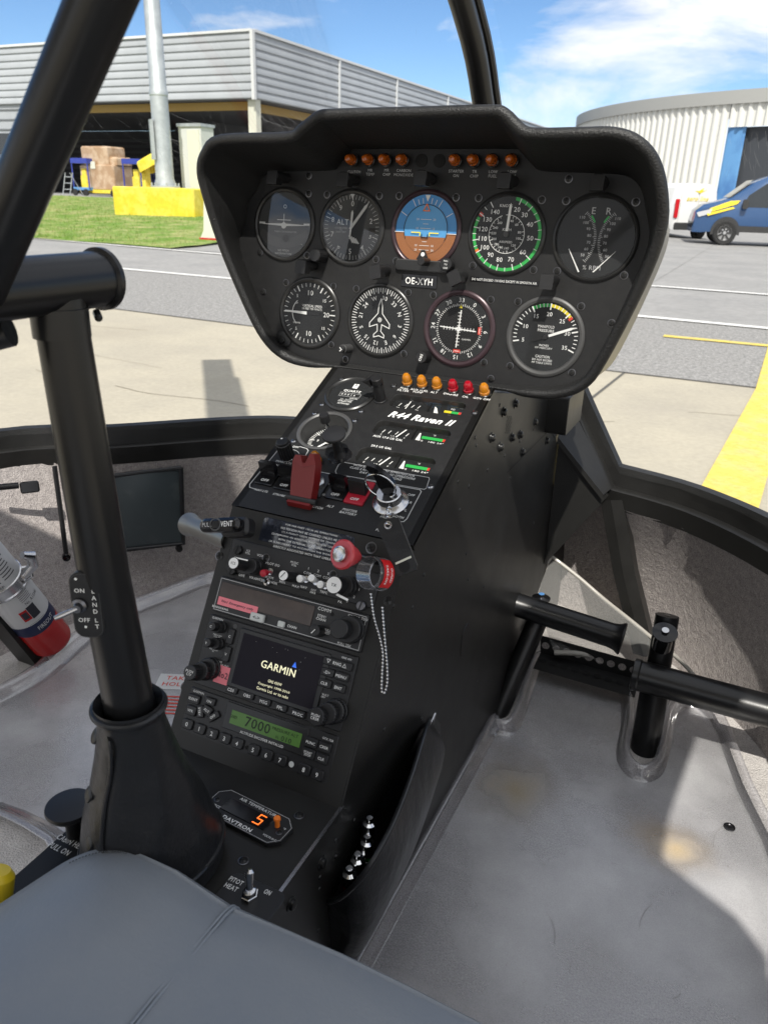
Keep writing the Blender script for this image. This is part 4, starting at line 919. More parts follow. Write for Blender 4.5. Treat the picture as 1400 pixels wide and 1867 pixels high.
q=MB(); q.line(M,[(.001,r*.55),(-.001,-r*.55)],.0012,'white',.0014); q.line(M,[(-r*.6,.001),(r*.55,-.001)],.0012,'white',.0016)
for i in range(-5,6):
    if i: q.line(M,[(-.0018,i*.0034),(.0018,i*.0034)],.0007,'white',.0014); q.line(M,[(i*.0034,-.0016),(i*.0034,.0016)],.0007,'white',.0014)
q.arc(M,.0016,.0026,0,360,'white',.0018,16); part('needle',q,g)
q=MB(); Mk=PA.at(*z4(189,1097),h=.016)@TR(0,0,-.016); q.knurl(Mk,.0066,.0,.017,'black',18,.06); q.text(Mk,'OBS',.003,z=.0172,rot=R(75)); part('obs_knob',q,g)
# manifold pressure
g,M,d,r=gauge('manifold_pressure_gauge',-.1925,.0674,'manifold pressure gauge with green and yellow arc, rightmost of the lower row',bz='bezelg',k=.86)
MP={5:258,10:293,15:330,20:4,25:42,30:76,35:112}
for k in range(5,35): 
    i=(k//5)*5; a=MP[i]; b=MP[i+5]; b=b+360 if b<a else b; a=a+(b-a)*(k%5)/5; d.tick(M,a,r*(.80 if k%5==0 else .86),r*.95,.0014 if k%5==0 else .0008,z=.0006)
d.tick(M,112,r*.8,r*.95,.0014,z=.0006); d.arc(M,r*.86,r*.95,331,364,'green',.0004); d.arc(M,r*.86,r*.95,4,50,'yellow',.0004); d.arc(M,r*.82,r*.95,47,52,'red',.0008,3)
nums(d,M,[(str(k),MP[k]) for k in MP],r*.66,.0042); d.text(M,'MANIFOLD',.0028,w=.017,y=.0105); d.text(M,'PRESSURE',.0028,w=.017,y=.0065); d.text(M,'INCHES',.002,y=-.0085); d.text(M,'OF MERCURY',.002,y=-.0112); d.text(M,'CAUTION',.0028,w=.015,y=-.020); d.text(M,'DO NOT EXCEED',.0021,w=.021,y=-.0235); d.text(M,'MP TABLE LIMITS',.0021,w=.021,y=-.0265)
part('dial',d,g); q=MB(); q.poly(M,ndl(68,r*.93,.0026,tail=-.004),.0012,'white'); q.poly(M,ndl(248,r*.4,.0024,tail=.004),.0012,'black'); q.cyl(M,.003,.0008,.0018,'black',16); part('needle',q,g)
# placards on the panel
q=MB(); Mk=PA.at(*z4(180,708)); q.rrect(Mk,0,0,.042,.0135,0,.0012,.0005,'gloss',.0003); q.text(Mk,'OE-XYH',.0072,w=.032,z=.0014,bold=.012); part('registration_placard',q,ip)
q=MB(); Mk=PA.at(*z4(612,708)); q.rrect(Mk,0,0,.074,.0048,0,.0006,.0003,'gloss',.0002); q.text(Mk,'DO NOT EXCEED 110 KIAS EXCEPT IN SMOOTH AIR',.0024,w=.070,z=.0008,bold=.01); part('speed_placard',q,ip)
# ================================================================ CENTRE CONSOLE
cc=thing('center_console','black centre console between the footwells carrying switches, radios and navigation screen','console',(-.33,.5,.5))
XL,XR=-.4255,-.238
hs=-.005
def PPt(Pn,v,h): q=Pn.O+Pn.V*v+Pn.N*h; return (q.y,q.z)
sv0=PPt(PS,.012,hs); sv1=PPt(PS,.2495,hs)
prof=[(.06,.5),(.06,.735),(sv0[0]-.002,.735),sv1,PPt(PB,.203,-.004),PPt(PB,.428,-.004),(.80,1.022),(1.2,.936),(1.27,.89),(1.35,.5)]
m=MB()
def segm(i,j,mt): a,b=prof[i],prof[j]; m.add([(XL,a[0],a[1]),(XR,a[0],a[1]),(XR,b[0],b[1]),(XL,b[0],b[1])],[(0,1,2,3)],mt,I4,False)
for i in range(len(prof)-1):
    if i!=4: segm(i,i+1,'body')
for X,rv in ((XR,0),(XL,1)):
    t=tessellate_polygon([[Vector((p[0],p[1],0)) for p in prof]])
    f=[]
    for q in t:
        a,b,c=[prof[k] for k in q]; s_=(b[0]-a[0])*(c[1]-a[1])-(b[1]-a[1])*(c[0]-a[0]); f.append(tuple(q) if (s_>0)!=bool(rv) else tuple(reversed(q)))
    m.add([(X,p[0],p[1]) for p in prof],f,'body',I4,False)
# folded seams of the side skin
sr=PR.M(0,0,0)
def seam(pts,wd=.0008): m.line(sr,[PR.uv(*p) for p in pts],wd,'matte',.0006)
seam([zh(215,1010),zh(600,620)]); seam([zh(590,600),zh(660,700),zh(640,760)],.0012); seam([(735,1012),(612,1500)],.001)
m.rrect(PR.at(847,1168),0,0,.028,.044,0,.0012,.0135,'body',.0006)
part('body',m,cc)
m=MB(); u0,v0=PR.uv(*zh(635,330)); u1,v1=PR.uv(*zh(800,560)); 
m.rrect(PR.at(*zh(700,420)),-.035,.01,.10,.055,0,.030,.006,'body',.001); part('side_bracket',m,cc)
# edge strips of plate B (side flange)
for X0,X1 in ((XR-.004,XR+.0035),(XL-.0035,XL+.004)):
    m=MB()
    a=PPt(PB,.203,-.0075);b=PPt(PB,.43,-.0075);c=PPt(PB,.43,.0);d=PPt(PB,.203,.0)
    v=[(X,q[0],q[1]) for X in (X0,X1) for q in (a,b,c,d)]; m.add(v,[(3,2,1,0),(4,5,6,7),(0,1,5,4),(1,2,6,5),(2,3,7,6),(3,0,4,7)],'body',I4,False); part('edge_flange',m,cc)
# plate B with real recesses for the deep gauge and the three window clusters
m=MB()
def rr2(cx,cy,w,h,r,n=5):
    p=[]
    for qx,qy,a0 in ((1,1,0),(-1,1,90),(-1,-1,180),(1,-1,270)):
        for i in range(n+1):
            a=R(a0+90*i/n); p.append((cx+qx*(w/2-r)+r*math.cos(a),cy+qy*(h/2-r)+r*math.sin(a)))
    return p
outer=[(XL-.0035,.2035),(XR+.0035,.2035),(XR+.0035,.430),(XL-.0035,.430)]
WIN=[]
for (x0,y0),(x1,y1) in (((205,215),(1010,375)),((20,510),(815,650)),((-190,820),(640,950))):
    # top-left and top-right of the window rim, crop e
    a=PB.uv(*ze(x0+60,y0)); b=PB.uv(*ze(x1-40,y1-60)); WIN.append(((a[0]+b[0])/2,(a[1]+b[1])/2))
wc=(-.3945*0)
cxs=PB.uv(*ze(640,330))[0]
W1=PB.uv(*ze(600,340)); W2=PB.uv(*ze(400,625)); W3=PB.uv(*ze(235,925))
WX=(W1[0]+W2[0]+W3[0])/3-.001
WINS=[(WX,W1[1]),(WX,W2[1]),(WX,W3[1])]; WW,WH=.083,.0225
GX,GY=-.3862,.325
holes=[rr2(x,y,WW,WH,.007) for x,y in WINS]+[[(GX+.0255*math.cos(2*math.pi*i/40),GY+.0255*math.sin(2*math.pi*i/40)) for i in range(40)]]
allp=[outer]+holes
tri=tessellate_polygon([[Vector((a,b,0)) for a,b in lp] for lp in allp])
flat=[p for lp in allp for p in lp]; f=[]
for t in tri:
    a,b,c=[flat[i] for i in t]; s_=(b[0]-a[0])*(c[1]-a[1])-(b[1]-a[1])*(c[0]-a[0]); f.append(tuple(t) if s_>0 else tuple(reversed(t)))
MBB=PB.M(0,0,0)
m.add([(p[0],p[1],0) for p in flat],f,'panel',MBB,False)
k=4; 
for i in range(4): a,b=outer[i],outer[(i+1)%4]; m.add([(a[0],a[1],0),(b[0],b[1],0),(b[0],b[1],-.003),(a[0],a[1],-.003)],[(0,3,2,1)],'panel',MBB,False)
for lp,dz in zip(holes,(-.008,-.008,-.008,-.018)):
    n=len(lp)
    m.add([(p[0],p[1],0) for p in lp]+[(p[0],p[1],dz) for p in lp],[(i,(i+1)%n,n+(i+1)%n,n+i) for i in range(n)],'bezelg',MBB,False)
X_=lambda s,px,py,h,w=None,mt='white',**k: m.text(PB.at(px,py),s,h,mt,w=w,**k)
for s,x,y in (('FUEL',335,165),('FILTER',322,188),('AUX FUEL',492,185),('PUMP',478,207),('ALT',648,208),('ENG',790,224),('FIRE',866,235),('OIL',982,255),('GOV OFF',1155,277)): X_(s,*ze(x,y),.0030,bold=.002)
X_('R44 Raven II',*ze(515,487),.0095,w=.074,bold=.03,shear=.4)
X_('AUX 17.0 US GAL',*ze(158,693),.0029,bold=.01); X_('29.5 US GAL',*ze(90,790),.0029,bold=.01)
X_('DIM',*zd(498,676),.0026); X_('PANEL LTS',*zd(388,815),.0026,shear=.2); X_('NAV LTS',*z5(207,686),.0026,shear=.2); X_('STROBE',*z5(294,707),.0026,shear=.2); X_('CLUTCH',*z5(472,767),.0028,shear=.2); X_('ALT',*z5(545,763),.0028,shear=.2); X_('MASTER',*z5(640,783),.0028,shear=.2);X_('BATTERY',*z5(632,798),.0028,shear=.2)
X_('ENG',*z5(545,655),.0024,shear=.2); X_('DISEN',*z5(512,705),.0024,shear=.2); X_('BRAKE',*z5(462,572),.0028,shear=.2)
X_('OFF',*z5(942,708),.0028,shear=.2);X_('R',*z5(938,745),.0028,shear=.2);X_('L',*z5(915,783),.0028,shear=.2);X_('BOTH',*z5(878,815),.0028,shear=.2);X_('PRIME',*z5(818,818),.0028,shear=.2); X_('PULL',*z5(790,882),.0028,shear=.2)
def gline(pts,wd=.0009): m.line(MBB,[PB.uv(*z5(*p)) for p in pts],wd,'grey',.0003)
gline([(300,478),(286,490),(150,655),(150,670),(175,678)]); gline([(395,470),(430,480),(437,490),(420,520),(405,548)]); gline([(470,590),(985,682),(990,692),(920,825),(905,838),(885,840)]); gline([(600,545),(585,560),(570,590),(575,605),(1005,680),(1015,675),(1030,630),(1028,622),(600,545)],.0007); gline([(918,717),(908,712)]);gline([(922,747),(910,742)]);gline([(905,776),(895,770)])
part('switch_panel',m,cc)
m=MB(); Mk=PB.at(*z5(800,598)); 
m.text(Mk,'WITH EXTERNAL LOAD APPROVED FOR',.0030,w=.066,y=.0035,bold=.01,shear=.15); m.text(Mk,'CLASS B ROTORCRAFT LOAD OPERATIONS',.0030,w=.070,y=-.0005,bold=.01,shear=.15); m.text(Mk,'DAY - VFR OPERATIONS',.0030,w=.045,y=-.0045,bold=.01,shear=.15); part('placard',m,cc)
# window clusters
def cluster(i,lab,L,Rr):
    x,y=WINS[i]; M=PB.M(x,y,-.0078); m=MB(); m.quad(M,-WW/2,-WH/2,WW/2,WH/2,0,'dial'); m.quad(M,-.0015,-WH/2,.0015,WH/2,.0025,'bezel')
    L(m,M@TR(0,.0032,0)); Rr(m,M@TR(0,.0032,0)); g=part('gauge_window',m,cc,lab); q=MB(); q.quad(M,-WW/2,-WH/2,WW/2,WH/2,.0068,'glass'); part('glass',q,g)
def ticks(m,M,xs,y=-.001,h=.004):
    for k,x in enumerate(xs): m.line(M,[(x,y-h/2),(x+.0016,y+h/2)],.0009,'white',.0005)
def l1(m,M): ticks(m,M,[-.034,-.027,-.019,-.012]); m.line(M,[(-.0245,-.007),(-.023,.005)],.0012,'white',.0012); m.text(M,'30',.0028,x=-.034,y=-.0065);m.text(M,'70',.0028,x=-.012,y=-.0065)
def r1(m,M): m.text(M,'PSI',.0025,x=.026,y=.0035); m.quad(M,.018,-.0035,.026,0,.0006,'yellow'); m.quad(M,.026,-.0035,.034,0,.0006,'green'); m.quad(M,.034,-.0035,.037,0,.0006,'red'); m.poly(M,[(.006,.003),(.009,.001),(.013,-.007),(.008,-.007)],.0012,'white'); m.text(M,'44',.0022,x=.025,y=-.0068)
def l2(m,M): ticks(m,M,[-.034,-.027,-.019,-.007]); m.line(M,[(-.016,-.007),(-.010,.005)],.0016,'white',.0012); m.text(M,'E',.0026,x=-.034,y=-.0065);m.text(M,'1/2',.0026,x=-.021,y=-.0065);m.text(M,'F',.0026,x=-.0075,y=-.0068)
def r2(m,M): m.text(M,'°F',.0025,x=.022,y=.0045); m.quad(M,.010,-.003,.033,.001,.0006,'green'); m.quad(M,.033,-.003,.0355,.001,.0006,'red'); m.poly(M,[(.006,.004),(.0075,.004),(.010,-.007),(.005,-.007)],.0012,'white'); m.text(M,'75   180 245',.0024,w=.028,x=.022,y=-.0058)
def r3(m,M): r2(m,M)
cluster(0,'upper gauge window with oil pressure bar',l1,r1); cluster(1,'middle gauge window with green oil temperature bar',l2,r2); cluster(2,'lowest gauge window with green cylinder temperature bar',l2,r3)
# hour meter and recessed ammeter
g,M,d,r=gauge('hour_meter',-.385,.387,'quartz hour meter under the panel edge',D=.058,Pn=PB,par=cc,k=.86)
d.text(M,'QUARTZ',.0042,w=.021,y=.005,bold=.02); d.poly(M,[(-.003,.0105),(.003,.0105),(.003,.018),(-.003,.018)],.0003,'white'); d.poly(M,[(-.0014,.0115),(.0014,.0115),(0,.0142),(.0014,.017),(-.0014,.017),(0,.0142)],.0005,'dial'); d.line(M,[(-.0125,.0015),(.0125,.0015),(.0125,-.0045),(-.0125,-.0045)],.0004,'grey',.0003,True)
d.text(M,'0 0 0 1 6',.0026,'white',w=.017,x=-.002,y=-.0015,z=.0005); d.text(M,'HOURS',.002,x=.007,y=-.0065); d.text(M,'COLLECTIVE',.0026,w=.016,x=-.001,y=-.0125,bold=.01); d.text(M,'ACTIVATED',.0026,w=.014,x=-.001,y=-.0165,bold=.01); d.text(M,'2.0 - 5.0 VDC',.0018,x=0,y=-.0095); part('dial',d,g)
m=MB(); M=PB.M(GX,GY); m.lathe(M,[(.030,0),(.030,.0016),(.0275,.0022),(.0258,.001),(.0258,-.017)],'bezelg',44); m.disc(M,.0256,-.0172,'dial',40); g=part('clock_gauge',m,cc,'recessed round gauge with white hands below the hour meter')
m=MB(); Md=M@TR(0,0,-.0165)
for i in range(60): m.tick(Md,i*6,.0185 if i%5 else .017,.0225,.0006 if i%5 else .001)
nums(m,Md,[(str(s),a) for s,a in ((12,0),(3,90),(6,180),(9,270))],.0125,.0036); part('dial',m,g)
needle(g,Md,ndl(215,.016,.0022,tail=.002),'white',.0011); needle(g,Md,ndl(20,.012,.0016),'white',.0015)
m=MB(); m.cyl(Md,.003,.0005,.002,'white',14); part('hub',m,g)
m=MB(); Mk=PB.at(*zd(762,420),h=.012)@TR(0,0,-.012); m.cyl(Mk,.0022,-.004,.010,'steel',12); m.knurl(Mk,.0052,.009,.0185,'black',16,.08); part('setting_knob',m,g)
for p in [(918,55),(738,290),(1092,352),(672,373),(1035,437),(480,625)]: inst('screw',SCS,PB.at(*zd(*p)),cc)
for p in [(222,138),(1080,425),(612,1215)]: inst('screw',SCS,PB.at(*ze(*p)),cc)
for (x,y),mm in zip([(367,120),(525,140),(683,160),(853,185),(1017,205),(1185,228)],(WB,WB,WB,WR,WR,WB)): inst('warning_lamp',mm,PB.at(*ze(x,y)),cc)
inst('warning_lamp',WB,PB.at(*zd(690,815)),cc)
# gauge lamp and tall stem knobs of plate B
m=MB(); Mk=PB.at(*zd(1270,245)); m.cyl(Mk,.0075,0,.002,'black',20); m.cyl(Mk,.0062,.002,.030,'black',18); m.lathe(Mk,[(.0066,.022),(.0066,.024)],'gloss',18); m.add([Mk@Vector(q) for q in [(-.017,-.003,.024),(-.005,-.006,.030),(-.005,.004,.030),(-.016,.003,.020),(-.005,-.006,.021),(-.005,.004,.019)]],[(0,1,2,3),(0,4,1),(3,2,5),(0,3,5,4)],'black',I4,False); part('gauge_lamp',m,cc)
m=MB(); Mk=PB.at(*zd(900,755)); m.cyl(Mk,.0125,0,.0006,'gloss',24); m.lathe(Mk,[(.0068,.0006),(.006,.004),(.0046,.018),(.005,.023),(.0115,.0265),(.0122,.0285),(.0118,.0300),(.004,.0306),(0,.0307)],'black',32); part('push_pull_knob',m,cc)
m=MB(); Mk=PB.at(*zd(425,775)); m.cyl(Mk,.0072,0,.002,'steel',20); m.knurl(Mk,.0078,.002,.021,'black',18,.09); m.cyl(Mk,.0062,.021,.0235,'black',20); m.disc(Mk,.0011,.0237,'white',10,x=-.002,y=.003); m.arc(Mk,.012,.0127,-5,48,'grey',.0004,10); part('dimmer_knob',m,cc)
# rocker switches
def rocker(px,py,mt,txt,on_=None,lab=None):
    Mk=PB.at(px,py); m=MB(); m.rrect(Mk,0,0,.0205,.031,0,.0022,.0012,mt,.0006); m.quad(Mk,-.0088,.002,.0088,.0135,.0024,mt); m.text(Mk,txt,.0034,w=.0088,y=-.0105,z=.0026,bold=.02)
    if on_: m.text(Mk,on_,.0034,y=.0115,z=.0026,bold=.02)
    s=part('rocker_switch',m,cc,lab); q=MB(); v=[]
    for x in (-.0085,.0085): v+=[(x,-.004,.0024),(x,.006,.0024),(x,.0035,.0165),(x,-.0015,.0175)]
    q.add(v,[(0,1,2,3),(7,6,5,4),(0,3,7,4),(3,2,6,7),(2,1,5,6)],'gloss' if mt=='gloss' else 'black',Mk,False); part('paddle',q,s)
rocker(*z5(252,607),'gloss','OFF','ON'); rocker(*z5(345,632),'gloss','OFF'); rocker(*z5(594,676),'gloss','OFF'); rocker(*z5(688,698),'rswitch','OFF',lab='red battery switch')
# guarded clutch switch
Mk=PB.at(*z5(430,690)); m=MB()
def gpoly(ys): return ys
Lr=[(-.0095,-.030,.004),(-.0105,.006,.028),(-.0095,.0125,.036),(-.004,.0125,.036),(0,.008,.0315),(.004,.0125,.036),(.0095,.0125,.036),(.0105,.006,.028),(.0095,-.030,.004)]
def gd(z): return [(x*1.0,y+z*.5,zz+z) for x,y,zz in Lr]
Mk=PB.at(*z5(408,745))
Lr=[(-.011,-.004,.004),(-.0125,.010,.020),(-.0125,.021,.034),(-.0105,.025,.0385),(-.0045,.025,.0385),(.0,.0175,.031),(.0045,.028,.0405),(.0085,.028,.0405),(.0125,.021,.034),(.0125,.010,.020),(.011,-.004,.004)]
fr=[Vector(q) for q in Lr]; bk=[Vector((q[0],q[1]+.009,q[2]-.0085)) for q in Lr]; n=len(fr)
m.add(fr,[(0,10,9,1),(1,9,8,2),(2,8,5),(2,5,4,3),(8,7,6,5)],'guard',Mk,False); m.add(fr+bk,[(i,i+1,n+i+1,n+i) for i in range(n-1)],'guard',Mk,False); m.cyl(Mk,.0016,.0205,.0215,'matte',8,x=-.006,y=.013) if 0 else None
m.box(Mk,-.0125,-.007,0,.0125,.004,.006,'guard'); m.tube([Mk@Vector((-.015,-.001,.0055)),Mk@Vector((.0175,-.001,.0055))],.0032,'black',10); part('switch_guard',m,cc,'raised dark red guard over clutch toggle')
Mk=PB.at(*z5(482,658)); m=MB(); m.rrect(Mk,0,0,.022,.032,0,.002,.001,'gloss',.0005); m.lathe(Mk,[(.0085,.002),(.0085,.005),(.0055,.0055),(.005,.008),(.003,.0085),(0,.0085)],'steel',6); part('clutch_switch',m,cc); q=MB(); q.tube([Mk@Vector((0,0,.007)),Mk@Vector((-.004,-.001,.015)),Mk@Vector((-.006,-.001,.020))],[.0018,.0022,.0028],'steel',12); part('toggle',q,cc)
# ignition lock, key with ring and fob
Mk=PB.at(*z5(842,748)); m=MB(); m.lathe(Mk,[(.0170,0),(.0175,.003),(.0165,.0045),(.0125,.007),(.012,.0135),(.0112,.0145),(.004,.0146),(0,.0146)],'steel',40); part('ignition_lock',m,cc)
ky=thing('ignition_key','key in the ignition lock with black grip, wire ring and black leather tag','key',Mk@Vector((0,0,.014)))
m=MB(); fw=[(.0,.0),(.006,.004),(.0075,.012),(.003,.021),(-.006,.030),(-.0125,.033),(-.0135,.028),(-.008,.020),(-.007,.010),(-.004,.001)]
Kx=Mk@TR(0,0,.0145)@Matrix.Rotation(R(8),4,'Z'); v=[(x,.0022,z) for x,z in fw]+[(x,-.0022,z) for x,z in fw]; n=len(fw)
m.add(v,[tuple(range(n-1,-1,-1)),tuple(range(n,2*n))]+[(i,(i+1)%n,n+(i+1)%n,n+i) for i in range(n)],'gloss',Kx@Matrix.Diagonal((1.15,1.15,1.1,1)),True); part('grip',m,ky)
m=MB(); rg=[]; 
for i in range(33): a=2*math.pi*i/32; rg.append(Mk@Vector((-.004+.0152*math.cos(a),-.0045,.0265+.0145*math.sin(a))))
m.tube(rg,.0007,'chrome',8,False); part('ring',m,ky)
pA=on(*z5(835,750),PB.O+PB.N*.013,PB.N); pB=on(*z5(827,850),PS.O+PS.N*.030,PS.N); m=MB()
for i in range(6):
    c=pA.lerp(pB,(i+.5)/6); d=(pB-pA).normalized(); s_=(RT if i%2 else -FW); lp=[c+d*.0042*math.cos(a)+s_*.0022*math.sin(a) for a in [2*math.pi*k/12 for k in range(13)]]; m.tube(lp,.0006,'chrome',6,False)
part('link_chain',m,ky)
fq=[onp for onp in [on(*p,PS.O+PS.N*.024,PS.N) for p in [zg(815,195),zg(880,110),zg(1060,85),zg(1280,640),zg(1270,690),zg(1060,765)]]]
m=MB(); th=PS.N*.0014; n=len(fq); m.add([p+th for p in fq]+[p-th for p in fq],[tuple(range(n-1,-1,-1)),tuple(range(n,2*n))]+[(i,(i+1)%n,n+(i+1)%n,n+i) for i in range(n)],'leather',I4,False)
M1=PS.at(*zg(1125,655),h=.0256); m.disc(M1,.0050,.0002,'matte',16); M2=PS.at(*zg(940,175),h=.0256); m.lathe(M2,[(.0036,.0),(.0036,.0005),(.0022,.0006),(.002,.0001)],'steel',14)
a=PS.uv(*zg(1035,620),h=.0256); b=PS.uv(*zg(1200,545),h=.0256); m.line(PS.M(0,0,.0256),[a,b],.0018,'cream',.0004); part('leather_tag',m,ky)
# screws and rivets on the right side skin
RV=mk(lambda m: m.lathe(I4,[(.0022,0),(.0017,.0008),(0,.0012)],'screwb',10)); BH=mk(lambda m:(m.lathe(I4,[(.0062,0),(.006,.001),(.0045,.0012)],'screwb',14),m.lathe(I4,[(.0046,.001),(.0042,.0035),(.002,.0045),(0,.0046)],'screwb',14)))
for p in [(295,378),(187,455),(472,545),(337,660),(262,687),(78,688),(155,775),(355,820),(578,716)]: inst('screw',BH,PR.at(*zh(*p)),cc)
for p in [(155,392),(640,482),(580,512),(688,508),(630,562),(463,612),(336,722),(197,855),(45,985),(670,660),(250,1058),(773,433),(600,585)]: inst('rivet',RV,PR.at(*zh(*p)),cc)
for p in [zk(65,295),zk(36,517),zk(332,683),zk(33,942),zk(104,975),zk(120,442),(868,812),(835,878),(773,1048),(752,1108),(718,1105),(838,930),(768,1310+0),(700,1330),zc(845,300),zc(757,395),zc(757,470),zc(683,570),zc(680,625),zc(675,820),(905,1010),(870,1240),(885,1200),(850,1010)]: inst('rivet',RV,PR.at(*p),cc)
for p in [zc(690,500),zc(545,695)]: inst('screw',BH,PR.at(*p),cc)
m=MB()
for r_ in range(9):
    for c in range(3): a=PR.uv(*zh(215+c*16+(8 if r_%2 else 0)-r_*2.2+6,500+r_*18)); m.disc(PR.M(*a),.0011,.0004,'matte',8)
part('vent_holes',m,cc)
# ---- stack details on plane S
PSb=Pl(PS.O+PS.N*hs,PS.U,PS.V)
for p in [(250,285),(1087,240),(1180,535)]: inst('screw',SC,PSb.at(*za(*p))@Matrix.Diagonal((1.35,1.35,1.35,1)),cc)
for p in [(135,535),(1188,918)]: inst('screw',SC,PSb.at(*zb(*p))@Matrix.Diagonal((1.3,1.3,1.3,1)),cc)
m=MB(); a=PSb.uv(*zf(490,10)); b=PSb.uv(*zf(1075,150)); c=PSb.uv(*zf(440,225)); cw=.098; ch=.0285; cx_,cy_=a[0]+cw/2-.002,a[1]-ch/2
M=PSb.M(cx_,cy_); m.rrect(M,0,0,cw,ch,0,.0006,.004,MT.setdefault('placfoil',mat('placard_foil',(.03,.035,.05),.22,metal=.6,bump=[(90,.8,.002),(25,.5,.003)],var=(55,(.42,.43,.45),.54,.66))),.0003)
for i,(s,w_) in enumerate((('FOR FAR PART 133.36 (A) OPERATIONS:',.056),('NO PERSON MAY BE CARRIED UNLESS HE IS:',.064),('(1) A FLIGHT CREW MEMBER OR TRAINEE;',.060),('(2) PERFORMS AN ESSENTIAL FUNCTION IN CONNECTION',.080),('WITH THE EXTERNAL LOAD OPERATION; OR',.064),('(3) IS NECESSARY TO ACCOMPLISH THE WORK ACTIVITY',.082),('DIRECTLY ASSOCIATED WITH THAT OPERATION.',.070))): m.text(M,s,.0021,w=w_,y=.0112-i*.0037,x=.004,z=.0009,bold=.005)
part('placard',m,cc)
# intercom panel
mi_=PS.uv(*zf(300,232)); ix0,iv1=-.4135,.2190; ix1,iv0=-.2555,.1880
M=PS.M((ix0+ix1)/2,(iv0+iv1)/2,-.005); iw,ih=ix1-ix0,iv1-iv0; m=MB(); m.rrect(M,0,0,iw,ih,0,.003,.003,'black',.0006)
def tx(s,px,py,h,Pn=PS,hh=-.002,**k): 
    u,v=Pn.uv(px,py,hh); m.text(Pn.M(u,v,hh),s,h,z=.0003,**k)
for s,x,y in (('ICS\nVOL',360,258),('VOX',447,283),('PILOT ISO',535,345),('MUSIC\nVOL',688,343),('1',789,375),('2',858,393),('3',928,412),('COM',781,408),('COM',850,425),('COM',917,442),('LIVE',317,424),('MAX',395,442),('INTER',447,455),('NORM',508,437),('VOX',545,478),('MIN',603,472),('MAX',699,502),('NAV',756,508),('ADF\nMKR',822,538),('TRFC',896,543),('PA',1012,612),('3',1062,607),('2',1112,577),('1',1147,525)): tx(s,*zf(x,y),.0023 if '\n' not in s else .0020,bold=.008)
g=part('intercom_panel',m,cc)
def knob(px,py,r,z,par,top='black',h0=-.002,txt=None,name='knob',kn=False,tr=None,Pn=PS,th=.0022,tw=None):
    Mk=Pn.at(px,py,h=z)@TR(0,0,-z); m=MB(); m.cyl(Mk,r*1.05,h0,z*.35,'black',24) 
    if kn: m.knurl(Mk,r,h0,z,'black',22,.07)
    else: m.cyl(Mk,r,h0,z,'black',28)
    if top!='black': m.disc(Mk,r*.92,z+.0002,top,28)
    if txt: m.text(Mk,txt,th,'ink' if top=='white' else 'white',z=z+.0005,w=tw)
    return part(name,m,par),Mk
for p in ((285,245),(243,390),(1158,640)):
    Mk=PS.at(*zf(*p)); m=MB(); m.lathe(Mk,[(.0044,-.005),(.0044,.0005),(.0038,.0012),(0,.0012)],'steeld' if p[0]>1000 else 'screwb',20); m.line(Mk,[(-.0005,-.0034),(.0005,.0034)],.0009,'matte',.0015); part('mounting_screw',m,g)
knob(*zf(365,357),.0078,.012,g); k_,Mk=knob(*zf(257,337),.0054,.030,g,'white',txt='ICS',th=.0024); m=MB(); m.line(Mk,[(-.001,.0052),(.013,.0055)],.0012,'white',.029); part('pointer',m,g)
k_,Mk=knob(*zf(610,425),.0048,.020,g,'white'); m=MB(); m.line(Mk,[(-.002,-.002),(.0012,.003)],.0007,'ink',.0206); part('pointer',m,g)
knob(*zf(1035,497),.0088,.010,g); k_,Mk=knob(*zf(968,492),.0078,.022,g,'white',txt='TX',th=.0026); m=MB(); m.line(Mk,[(.004,-.0075),(.0145,-.0095)],.0020,'white',.0195); part('pointer',m,g)
def togg(px,py,px2,py2,mt,par,L_=.018):
    m=MB(); Mk=PS.at(px,py); m.lathe(Mk,[(.0032,-.002),(.0032,.0012),(.0022,.0014),(0,.0014)],'steel',14); a=Mk@Vector((0,0,0)); b=on(px2,py2,PS.O+PS.N*L_,PS.N); m.tube([a,a.lerp(b,.45),a.lerp(b,.55),a.lerp(b,.95),b],[.0012,.0016,.0031,.0034,.002],mt,12); return part('toggle',m,par)
togg(*zf(520,398),*zf(462,410),'rswitch',g,.014); togg(*zf(775,452),*zf(722,447),'white',g,.014); togg(*zf(845,470),*zf(805,440),'white',g,.012); togg(*zf(912,498),*zf(868,488),'white',g,.013)
for p in ((488,300),(963,418)): inst('screw',SC,PS.at(*zf(*p),h=-.002),g)
m=MB(); Mk=PS.at(*zf(490,468)); m.lathe(Mk,[(.0036,-.002),(.0036,0),(.0018,.001),(.0012,-.001)],'steel',16); part('jack',m,g)
# radios
def face(name,lab,tl,w_,h_,dz=0,dep=.012,mt='black'):
    u,v=tl; M=PS.M(u+w_/2,v-h_/2,0); m=MB(); m.rrect(M,0,0,w_,h_,-dep,0,.002,mt,.0008); return M,m
# comm radio
M,m=face('comm_radio','',(-.4151,.1815),.159,.034)
m.line(M,[(-.0775,-.015),(.0775,-.015),(.0775,.015),(-.0775,.015)],.0006,'grey',.0003,True); a=PS.uv(*zb(990-1400*0,0)); 
m.rrect(M,-.0245,.003,.102,.0185,0,.0008,.001,'amberwin',.0003); 
tx('COMM',*za(828,583),.0030,hh=0,bold=.01); tx('STBY/\nCHAN',*za(810,628),.0024,hh=0,bold=.01); tx('CHAN',*za(647,678),.0024,hh=0,bold=.01); tx('KY196A TSO',*za(1013,627),.0024,hh=0,bold=.01); tx('BENDIX/KING',*za(250,573),.0020,hh=0,bold=.01); tx('PULL\nTEST',*za(842,705),.0022,hh=0); tx('PULL 25K',*za(937,777),.0022,hh=0)
m.disc(PS.at(*za(870,608)),.0018,.0004,'matte',12)
cr_=part('comm_radio',m,cc,'radio with dark smoked display and pink tape below the intercom panel')
